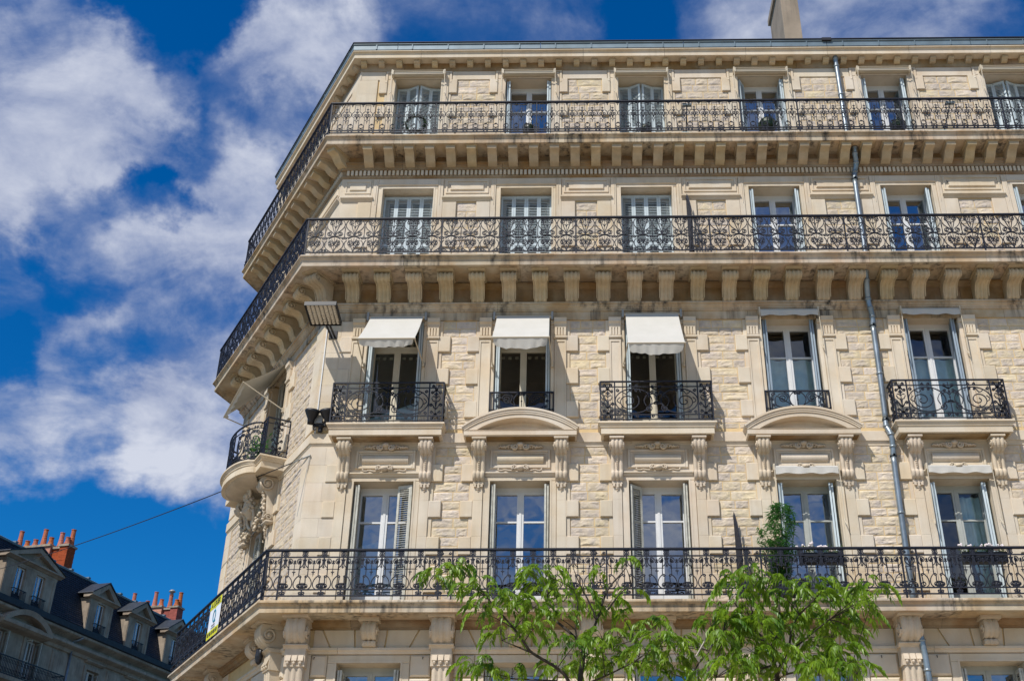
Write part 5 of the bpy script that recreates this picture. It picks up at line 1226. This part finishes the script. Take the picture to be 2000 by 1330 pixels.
t = thing('potted_plant', 'leafy plant in a pot on the bowed corner balcony', 'plant', M=MCB @ T(.45, .42, 10.86)); rr = random.Random(4); obj('pot', MB().lathe([(.10,0),(.14,.22),(.15,.24),(.12,.24)], 12), M['planter'], t); mb = MB(); leafcloud(mb, [(rr.gauss(0,.11), rr.gauss(0,.11), .40+rr.gauss(0,.12)) for _ in range(320)], .12, rr); obj('foliage', mb, M['bamboo'], t, kind='stuff')
t = thing('planter', 'dark round planter on the bowed corner balcony near the sky side', 'planter', M=MCB @ T(-.45, .42, 10.86)); obj('bowl', MB().lathe([(.16,0),(.30,.10),(.34,.36),(.36,.38),(.30,.38)], 16), M['planter'], t, smooth=True); obj('soil', MB().lathe([(.29,.34),(.29,.36)], 14), M['room'], t)
# ---------------------------------------------------------------- the building across the side street
AL = radians(13.7); ML = Matrix.Translation((-44.28*cos(AL), -20+44.28*sin(AL), 0)) @ RZ(pi/2-AL)
NB = thing('slate_roofed_apartment_building', 'shaded stone apartment building with slate mansard, dormers and brick chimneys beyond the side street', 'building', M=ML)
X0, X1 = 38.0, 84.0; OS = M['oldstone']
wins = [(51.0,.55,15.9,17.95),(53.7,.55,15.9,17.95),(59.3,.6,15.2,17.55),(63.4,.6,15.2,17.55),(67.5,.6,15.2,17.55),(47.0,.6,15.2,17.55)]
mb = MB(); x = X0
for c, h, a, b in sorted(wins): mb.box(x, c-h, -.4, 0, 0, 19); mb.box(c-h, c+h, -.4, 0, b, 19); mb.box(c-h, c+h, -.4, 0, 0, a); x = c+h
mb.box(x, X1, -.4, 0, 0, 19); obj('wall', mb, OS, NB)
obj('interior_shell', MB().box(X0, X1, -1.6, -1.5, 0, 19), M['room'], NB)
for c, h, a, b in wins:
    mb = MB(); mb.box(-h, -h+.07, -.34, -.28, 0, b-a); mb.box(h-.07, h, -.34, -.28, 0, b-a); mb.box(-.06, .06, -.34, -.27, 0, b-a); mb.box(-h, h, -.341, -.275, b-a-.08, b-a)
    w = obj('window', mb, M['joinery'], NB, T(c, 0, a))
    for s in (-1, 1): obj('pane', MB().box(*sorted((s*.06, s*(h-.07))), -.32, -.315, 0, b-a-.08), M['glass'], w)
    for s in (-1, 1): put_leaf(w, s*(h-.03), -.12, 90+s*14, .45, 2.0, 'shutter_worn') if c < 56 else put_leaf(w, s*(h-.03), -.25, 90+s*20, .40, 2.2, 'shutter_worn')
    m2 = MB()
    for s in (-1, 1): m2.cbox(*sorted((s*h, s*(h+.22))), -.01, .06, 0, b-a)
    m2.cbox(-h-.22, h+.22, -.01, .06, b-a, b-a+.2); m2.prism([(0,b-a+.35),(.10,b-a+.36),(.22,b-a+.45),(.22,b-a+.52),(0,b-a+.54)], -h-.3, h+.3); obj('window_surround', m2, OS, NB, T(c, 0, a))
for a, b in ((44.5,49.6),(55.3,58.2),(60.5,62.3),(64.6,66.4),(68.7,72)):
    z0 = 15.6; mb = MB(); mb.cbox(a+.15, b-.15, 0, .05, z0, 17.9, .03); mb.box(a+.35, b-.35, .05, .07, z0+.2, 17.7); obj('wall_panel', mb, OS, NB)
obj('cornice', MB().prism([(0,18.0),(.12,18.05),(.2,18.2),(.45,18.32),(.5,18.36),(.5,18.5),(.1,18.55),(.08,18.75),(.25,18.85),(.5,18.95),(.55,19.0),(.55,19.1),(-.3,19.1),(-.3,18.0)], X0, X1), OS, NB)
obj('gutter', MB().prism([(-.3,19.1),(.58,19.1),(.66,19.15),(.70,19.45),(.3,19.5),(-.3,19.5)], X0, X1), M['slate'], NB)
# arched pediment over the paired windows
mb = MB(); Rr = (2.05**2+.85**2)/(2*.85); aa = math.asin(2.05/Rr); arc = lambda r, n=20: [(r*sin(-aa+2*aa*i/n), 18.35+.85-Rr+r*cos(-aa+2*aa*i/n)) for i in range(n+1)]
o, q = arc(Rr), arc(Rr-.28); n = len(o); v = [(x,-.72,z) for x, z in o]+[(x,-.66,z) for x, z in q]+[(x,0,z) for x, z in o]+[(x,0,z) for x, z in q]; f = []
for k in range(n-1): f += [(n+k, n+k+1, k+1, k), (k, k+1, 2*n+k+1, 2*n+k), (n+k+1, n+k, 3*n+k, 3*n+k+1)]
mb.add(v, f); mb.plate(arc(Rr-.1), 0, .12); mb.prism([(0,18.02),(.5,18.1),(.7,18.2),(.72,18.36),(0,18.4)], -2.05, 2.05); obj('arched_pediment', mb, OS, NB, T(52.35, 0, 0))
# slate slope in courses
mb = MB(); nrow = 26; za, zb, pa, pb = 19.5, 22.95, .12, -1.05
rr = random.Random(2)
for j in range(nrow):
    t0, t1 = j/nrow, (j+1)/nrow; z0 = za+(zb-za)*t0; z1 = za+(zb-za)*t1; p0 = pa+(pb-pa)*t0; p1 = pa+(pb-pa)*t1; x = 44.0+(j % 2)*.11
    while x < 80: d = rr.uniform(0, .012); mb.add([(x+.004,-p0-.035-d,z0),(x+.216,-p0-.035-d,z0),(x+.216,-p1-.0,z1),(x+.004,-p1-.0,z1),(x+.004,-p0,z0-.005),(x+.216,-p0,z0-.005)], [(0,1,2,3),(4,5,1,0)]); x += .22
obj('roof_slates', mb, M['slate'], NB, kind='stuff')
obj('roof', MB().prism([(.08,19.45),(-1.1,22.9),(-1.1,23.0),(-9,24.0),(-9,19.4)], X0, X1), M['slate'], NB)
mb = MB(); mb.prism([(-.98,22.92),(-.95,23.02),(-1.1,23.10),(-1.4,23.12),(-1.4,22.9)], X0, X1); x = 45
while x < 80: mb.box(x, x+.22, -1.35, -1.05, 23.11, 23.2); x += 1.7
obj('ridge_flashing', mb, M['zinc'], NB)
obj('side_wall', MB().box(X1-.4, X1, -9, 0, 0, 19.4), OS, NB)
def dormer(c, hw, lights, ez=21.75, az=22.65):
    mb = MB(); 
    xs = [-hw+.35] if lights == 1 else [-hw+.32]
    ww = .78; gaps = []
    if lights == 1: op = [(-ww/2, ww/2)]
    else: op = [(-1.22, -.44), (.44, 1.22)]
    x = -hw
    for a, b in op: mb.box(x, a, -.15, .12, 19.5, 21.5); mb.box(a, b, -.15, .12, 21.42, 21.5); x = b
    mb.box(x, hw, -.15, .12, 19.5, 21.5); mb.cbox(-hw-.04, hw+.04, -1.0, .14, 21.5, ez-.2, .02)
    for s in (-1, 1): mb.box(*sorted((s*hw, s*(hw-.15))), -1.0, -.15, 19.5, 21.5); mb.box(*sorted((s*(hw-.03), s*(hw-.22))), .12, .15, 19.5, 21.45)
    mb.prism([(-.2,ez-.2),(.18,ez-.2),(.30,ez-.12),(.42,ez-.08),(.42,ez),(-.2,ez)], -hw-.25, hw+.25)
    # triangular pediment with depth, raking mouldings proud of the recessed field
    W_ = hw+.28; mb.plate([(-W_, ez), (W_, ez), (0, az)], -.3, .10)
    for s in (-1, 1): mb.plate([(s*W_, ez+.002), (s*(W_-.62), ez+.002), (0, az-.26), (0, az+.02)][::s], .10, .40)
    d = obj('dormer', mb, OS, NB, T(c, 0, 0)); obj('dormer_roof', MB().plate([(-W_-.04, ez+.02), (0, az+.035), (W_+.04, ez+.02), (W_, ez+.09), (0, az+.12), (-W_, ez+.09)][::-1], -1.6, .46), M['slate'], d)
    for a, b in op:
        m2 = MB(); m2.box(a, a+.05, -.08, -.03, 19.65, 21.42); m2.box(b-.05, b, -.08, -.03, 19.65, 21.42); m2.box((a+b)/2-.06, (a+b)/2+.06, -.08, -.025, 19.65, 21.42); m2.box(a, b, -.081, -.028, 21.36, 21.42); m2.box(a, b, -.1, .1, 19.5, 19.66); obj('window_frame', m2, M['joinery'], d)
        obj('pane', MB().box(a+.05, (a+b)/2-.06, -.06, -.055, 19.66, 21.36), M['glass'], d); obj('pane', MB().box((a+b)/2+.06, b-.05, -.06, -.055, 19.66, 21.36), M['glass'], d)
        obj('room', MB().box(a-.2, b+.2, -1.2, -1.15, 19.5, 21.5), M['room'], d)
        m3 = MB(); m3.box(a-.12, b+.12, .30, .33, 20.12, 20.16); m3.box(a-.12, b+.12, .30, .33, 19.6, 19.63); x = a-.12
        while x < b+.12: m3.box(x, x+.018, .30, .32, 19.5, 20.12); x += .085
        for s in (a-.12, b+.10): m3.box(s, s+.02, .10, .32, 20.12, 20.16)
        obj('railing', m3, IR, d)
dormer(52.25, 2.15, 2, 21.85, 22.75); dormer(58.8, 1.18, 1); dormer(62.85, 1.18, 1); dormer(67.1, 1.18, 1); dormer(45.9, 1.18, 1)
# balcony and its railing
obj('balcony_slab', MB().prism([(0,15.1),(.4,15.2),(.9,15.3),(.92,15.5),(0,15.5)], X0, 55.9), OS, NB)
m3 = MB(); m3.box(X0, 55.8, .84, .88, 16.42, 16.47); m3.box(X0, 55.8, .84, .87, 15.55, 15.58); m3.box(55.78, 55.82, 0, .86, 16.42, 16.47); x = 45.0
while x < 55.8:
    m3.box(x, x+.02, .85, .87, 15.5, 16.42); m3.tube([(x+.06+.045*cos(a), -.86, 16.25+.09*sin(a)) for a in [2*pi*i/8 for i in range(8)]], .009, 3, closed=True); m3.tube([(x+.06+.045*cos(a), -.86, 15.75+.12*sin(a)) for a in [2*pi*i/8 for i in range(8)]], .009, 3, closed=True); x += .12
obj('railing', m3, IR, NB)
obj('downpipe', MB().tube([(56.9,-.12,18.4),(56.9,-.12,10)], .07, 8), M['pipe'], NB, smooth=True); obj('downpipe', MB().tube(smoothpath([(57.1,-.6,18.95),(57.0,-.4,18.8),(56.9,-.12,18.7),(56.9,-.12,18.52)], 4), .07, 8), M['pipe'], NB, smooth=True)
# chimneys: brick stacks in courses, coping, clay pots
def brick_stack(mb, a0, a1, p0, p1, z0, z1):
    n = int((z1-z0)/.10); rr = random.Random(int(a0*7))
    for k in range(n): d = rr.uniform(0, .012); mb.box(a0-d, a1+d, p0-d, p1+d, z0+(z1-z0)*k/n+.008, z0+(z1-z0)*(k+1)/n); 
    mb.box(a0+.02, a1-.02, p0+.02, p1-.02, z0, z1-.02)
def bigchimney(a, zt, steel=False):
    ch = MB(); brick_stack(ch, a, a+.75, -3.62, -3.05, 22.2, zt); brick_stack(ch, a+.35, a+.8, -4.45, -3.62, 22.2, zt-.02); c0 = obj('chimney', ch, M['brick'], NB)
    w = MB(); brick_stack(w, a+.15, a+.75, -8.2, -4.45, 22.2, zt+.15); obj('chimney_wall', w, M['pinkbrick'], c0)
    cp = MB(); cp.box(a-.08, a+.83, -3.70, -2.97, zt, zt+.13); cp.box(a+.25, a+.9, -4.4, -3.72, zt-.01, zt+.12); cp.box(a+.05, a+.85, -8.3, -4.42, zt+.15, zt+.29); obj('coping', cp, OS, c0)
    prof = lambda h: [(.17,0),(.19,.06),(.16,.10),(.13,h*.45),(.135,h*.5),(.12,h*.53),(.115,h-.05),(.135,h-.04),(.135,h)]
    for (q, p, h) in ((.2,-3.32,.65),(.55,-3.30,1.45),(.5,-4.05,1.25),(.45,-4.75,.7),(.45,-5.3,1.45),(.45,-5.9,.65),(.45,-6.5,.6),(.45,-7.1,1.5),(.45,-7.7,.5)):
        obj('chimney_pot', MB().lathe([(r*1.2, z) for r, z in prof(h*.78)], 10), M['terracotta'], c0, T(a+q, p, zt+(.13 if p > -4.4 else .29)), smooth=False)
    if steel: obj('chimney_cowl', MB().lathe([(.12,0),(.12,.25),(.24,.28),(.22,.36),(.12,.44),(.03,.46)], 12), M['steel'], c0, T(a+.5, -4.05, zt+1.07), smooth=True)
bigchimney(58.6, 25.35); bigchimney(71.5, 25.05, True)

# ---------------------------------------------------------------- trees
CL= [[-1.49,-7.17,5.7,0.105],[-1.6,-7.36,5.65,0.086],[-1.41,-6.95,5.8,0.086],[-1.69,-7.28,5.58,0.095],[-1.22,-7.41,5.43,0.095],[-1.22,-6.94,5.51,0.076],[-1.59,-6.21,5.85,0.076],[-0.54,-6.38,5.88,0.105],[-0.69,-6.43,5.9,0.057],[-0.39,-7.19,5.65,0.095],[-0.27,-6.75,5.65,0.114],[-1.0,-7.11,5.4,0.114],[-0.79,-7.26,5.29,0.133],[-1.07,-7.35,5.16,0.105],[-0.54,-7.2,5.25,0.133],[-0.2,-6.2,5.63,0.133],[-0.48,-6.34,5.69,0.133],[-0.95,-6.37,5.18,0.124],[-0.77,-6.38,5.16,0.095],[-0.52,-7.23,5.01,0.114],[-0.25,-7.07,5.19,0.114],[0.11,-6.62,5.38,0.114],[0.33,-6.48,5.48,0.114],[0.53,-6.3,5.4,0.095],[0.62,-6.27,5.25,0.105],[0.53,-7.38,5.7,0.048],[0.24,-6.65,5.84,0.048],[0.62,-6.56,5.64,0.076],[0.04,-6.79,5.58,0.038],[0.25,-7.25,4.88,0.133],[0.38,-6.84,4.87,0.114],[-0.08,-7.37,4.76,0.133],[-0.28,-6.19,5.14,0.076],[0.46,-6.29,5.16,0.095],[0.88,-6.73,5.17,0.095],[0.87,-7.08,4.88,0.114],[0.71,-6.23,4.94,0.133],[0.38,-6.7,4.7,0.153],[0.07,-6.26,4.84,0.153],[-0.25,-6.31,4.75,0.133],[-1.22,-6.79,4.67,0.133],[-0.99,-6.92,4.58,0.133],[-0.79,-6.66,4.64,0.095],[0.88,-6.9,5.14,0.083],[0.93,-7.27,4.85,0.11],[1.12,-7.07,4.87,0.101],[1.41,-6.36,5.02,0.101],[1.45,-7.44,4.75,0.073],[0.74,-7.44,4.68,0.11],[0.92,-6.62,4.78,0.11],[1.11,-7.11,4.69,0.11],[1.29,-6.75,4.82,0.083],[0.83,-6.84,4.64,0.11],[1.03,-7.02,4.56,0.11]]
CR= [[2.11,-6.5,5.85,0.092],[2.03,-7.63,5.48,0.073],[1.8,-7.32,5.5,0.092],[1.88,-7.62,5.35,0.11],[1.74,-7.01,5.45,0.073],[2.2,-7.51,5.41,0.101],[2.41,-7.4,5.33,0.119],[2.72,-6.85,5.6,0.11],[2.77,-7.45,5.4,0.083],[2.9,-7.12,5.35,0.128],[3.24,-6.63,5.52,0.119],[3.16,-7.76,5.28,0.101],[3.27,-7.81,5.25,0.055],[3.21,-7.58,5.16,0.101],[3.32,-6.83,5.22,0.083],[1.58,-7.04,5.26,0.092],[1.65,-7.57,5.03,0.119],[1.46,-7.44,4.98,0.101],[1.56,-7.65,4.86,0.11],[1.91,-7.26,5.11,0.128],[1.95,-7.84,4.89,0.128],[2.32,-6.92,5.17,0.128],[2.6,-6.65,5.28,0.128],[2.84,-6.56,5.27,0.119],[3.02,-6.87,5.23,0.119],[3.22,-6.56,5.21,0.092],[1.49,-7.87,4.72,0.083],[1.71,-7.5,4.79,0.11],[2.07,-6.55,5.09,0.128],[2.3,-6.81,5.02,0.11],[2.38,-7.33,4.95,0.11],[2.75,-6.58,5.14,0.11],[2.87,-7.03,4.96,0.119],[3.13,-6.75,4.99,0.101],[1.91,-7.49,4.67,0.119],[2.1,-7.63,4.67,0.119],[2.66,-7.28,4.79,0.119],[2.77,-7.71,4.65,0.11],[2.48,-7.37,4.6,0.128],[2.87,-6.55,4.79,0.128],[2.88,-7.44,4.54,0.128],[2.9,-7.89,4.35,0.11],[1.58,-7.84,4.43,0.11],[1.81,-7.66,4.53,0.119],[2.07,-6.8,4.6,0.128],[2.26,-7.39,4.48,0.11],[1.42,-7.49,4.45,0.073],[2.53,-7.76,4.37,0.128],[2.26,-6.53,5.47,0.11],[2.6,-7.31,5.24,0.11],[1.82,-7.61,5.17,0.092]]
BL= [[[-0.03,-6.8,4.06],[-0.0,-6.75,4.58],[0.04,-6.7,4.9],[0.01,-6.65,5.0],[-0.07,-6.6,5.13],[-0.26,-6.55,5.31],[-0.44,-6.5,5.45],[-0.73,-6.45,5.61]],[[-0.03,-6.8,4.17],[-0.13,-6.85,4.55],[-0.26,-6.9,4.69],[-0.54,-6.95,4.85],[-0.64,-7.0,4.96],[-0.75,-7.05,5.1],[-0.91,-7.1,5.27],[-1.06,-7.15,5.43],[-1.32,-7.2,5.7],[-1.49,-7.25,5.74]],[[0.02,-6.8,4.88],[0.07,-6.75,4.97],[0.2,-6.7,5.29],[0.33,-6.65,5.66],[0.48,-6.6,5.86],[0.57,-6.55,5.98]],[[0.01,-6.8,4.96],[-0.05,-6.85,5.14],[-0.02,-6.9,5.43],[-0.07,-6.95,5.59]],[[0.02,-6.8,4.8],[0.16,-6.75,4.93],[0.38,-6.7,4.99],[0.65,-6.65,5.08],[0.86,-6.6,5.19]],[[0.2,-6.8,5.27],[0.11,-6.85,5.47],[-0.01,-6.9,5.7],[-0.08,-6.95,5.87]],[[-0.43,-6.8,5.36],[-0.38,-6.75,5.59],[-0.44,-6.7,5.8]],[[-0.02,-6.8,4.51],[0.28,-6.85,4.61],[0.63,-6.9,4.77],[0.92,-6.95,4.92],[1.47,-7.0,4.86]],[[1.24,-6.8,4.56],[1.37,-6.75,4.78],[1.5,-6.7,4.92]],[[-0.55,-6.8,4.89],[-0.9,-6.85,5.02]],[[-0.27,-6.8,4.57],[-0.78,-6.75,4.61],[-1.2,-6.7,4.66]],[[0.33,-6.8,5.39],[0.47,-6.85,5.56],[0.61,-6.9,5.67]]]
BR= [[[2.14,-7.2,3.98],[2.19,-7.15,4.48],[2.16,-7.1,4.74],[2.11,-7.05,4.96],[2.01,-7.0,5.08],[1.89,-6.95,5.28],[1.79,-6.9,5.48]],[[2.18,-7.2,4.53],[2.22,-7.25,4.63],[2.32,-7.3,4.81],[2.36,-7.35,5.0],[2.45,-7.4,5.16]],[[2.11,-7.2,4.81],[2.23,-7.15,4.99],[2.29,-7.1,5.36],[2.2,-7.05,5.62]],[[2.25,-7.2,4.54],[2.47,-7.25,4.58],[2.64,-7.3,4.6],[2.96,-7.35,4.55]],[[2.36,-7.2,4.81],[2.56,-7.15,4.96],[2.85,-7.1,5.18],[3.24,-7.05,5.37]],[[2.12,-7.2,4.64],[1.85,-7.25,4.56],[1.5,-7.3,4.49]],[[2.09,-7.2,4.92],[1.78,-7.15,4.99],[1.56,-7.1,5.04]],[[2.49,-7.2,5.21],[2.67,-7.25,5.37],[2.79,-7.3,5.48]],[[1.98,-7.2,5.03],[1.95,-7.15,5.47],[2.02,-7.1,5.66]]]

def leaflet(mb, P, d, up, L, Wd):
    w = d.cross(up)
    w = w.normalized() if w.length > 1e-5 else Vector((1,0,0)); nrm = w.cross(d).normalized(); dr = Vector((0,0,-.012))
    a, b, c, e = P, P+d*L*.38+w*Wd*.5+nrm*L*.05, P+d*L*.38-w*Wd*.5+nrm*L*.05, P+d*L+dr
    m_ = P+d*L*.42-nrm*L*.03; mb.add([a, b, e, c, m_], [(0,4,1),(1,4,2),(2,4,3),(3,4,0)])
def compound(seed):
    rr = random.Random(seed); mb = MB(); L = rr.uniform(.24, .33); pts = []
    lift = rr.uniform(.1, .6); n = 14
    for i in range(n+1): t = i/n; pts.append(Vector((0, -L*sin(t*1.35)*.85, L*(lift*t-.85*t*t))))
    mb.tube([tuple(q) for q in pts], .0035, 3, taper=lambda t: 1-.6*t)
    prs = rr.randint(7, 9)
    for k in range(prs):
        t = .26+.70*k/(prs-1); i = min(n-1, int(t*n)); P = pts[i]; tan = (pts[i+1]-pts[i]).normalized()
        for s in (-1, 1):
            d = (Vector((s, 0, 0))*rr.uniform(.45, .8)+tan*rr.uniform(.35, .7)+Vector((0,0,-1))*rr.uniform(.25, .85)).normalized(); leaflet(mb, P, d, Vector((0,0,1)), rr.uniform(.078, .112), rr.uniform(.034, .045))
    leaflet(mb, pts[-1], (pts[-1]-pts[-3]).normalized(), Vector((1,0,0)), .11, .036)
    return mb
CMB = [compound(s) for s in range(10)]; CME = [c.mesh('leaf', M['leaf']) for c in CMB]
def tree(name, label, clusters, branches, base, seed, per=7.0):
    t = thing(name, label, 'tree', (base[0], base[1], 0), group='young trees before the facade'); rr = random.Random(seed); o = Vector((base[0], base[1], 0)); MI = Matrix.Translation(-o)
    br = [[Vector(q) for q in b] for b in branches]; top = br[0][0]
    obj('trunk', MB().tube([tuple(q) for q in [Vector((0,0,-.02)), Vector((.03,.02,1.2)), (Vector((0,0,0))+ (top-o))*.62, top-o]], .095, 10, taper=lambda s: 1-.62*s), M['bark'], t, smooth=True)
    for k, b in enumerate(br):
        r0 = .034 if k == 0 else (.022 if k < 3 else .013)
        obj('branch', MB().tube(smoothpath([tuple(q-o) for q in b], 5), r0, 6, taper=lambda s: 1-.75*s), M['bark'], t, smooth=True)
    allp = [q for b in br for q in b]
    tw = MB(); leaves = []
    for (x, y, z, r) in clusters:
        c = Vector((x, y, z)); near = min(allp, key=lambda q: (q-c).length+(.15 if q.z > c.z else 0))
        tw.tube(smoothpath([tuple(near-o), tuple(near.lerp(c, .5)+Vector((0,0,.03))-o), tuple(c+Vector((0,0,r*.35))-o)], 3), .008, 4, taper=lambda s: 1-.6*s)
        n = max(4, int(per*(r/.30)**2*13.0))
        for _ in range(n):
            d = Vector((rr.gauss(0, .58), rr.gauss(0, .62), rr.gauss(0, .5))); 
            if d.length > 1.15: d *= 1.15/d.length
            P = c+d*r*.68+Vector((0,0,.10)); out = Vector((d.x*.9+rr.uniform(-.5,.5), d.y*.8+rr.uniform(-.75,.35), 0)); yaw = math.atan2(out.x, -out.y)
            leaves.append((P, Matrix.Translation(P-o) @ Matrix.Rotation(yaw, 4, 'Z') @ Matrix.Rotation(rr.uniform(-.35, .35), 4, 'Y') @ Matrix.Rotation(rr.uniform(-.3, .3), 4, 'X') @ Matrix.Scale(rr.uniform(.62, .95), 4)))
            if rr.random() < .5: tw.tube([tuple(c+Vector((0,0,r*.3))-o), tuple(P-o)], .0035, 3)
    obj('twigs', tw, M['bark'], t, kind='stuff')
    rr.shuffle(leaves); leaves.sort(key=lambda q: q[0].y); rest_ = MB()
    for i, (P, mx) in enumerate(leaves):
        k = rr.randrange(10)
        if i < 290: put('leaf', CME[k], t, mx)
        else: rest_.join(CMB[k], mx)
    obj('foliage', rest_, M['leaf'], t, kind='stuff'); return t
tr1 = tree('young_tree', 'airy young tree with drooping compound leaves and visible dark branches, the left one', CL, BL, (.15, -6.8), 31, 5.2)
tr2 = tree('young_tree', 'fuller young tree with drooping compound leaves before the bamboo window, the right one', CR, BR, (2.45, -7.15), 47, 6.0)
obj('bare_twig', MB().tube(smoothpath([tuple(Vector(q)-Vector((2.45,-7.15,0))) for q in ([1.30,-7.2,4.75],[1.63,-7.2,5.27],[1.84,-7.2,5.52])], 4), .011, 5, taper=lambda s: 1-.5*s), M['drybark'], tr2)
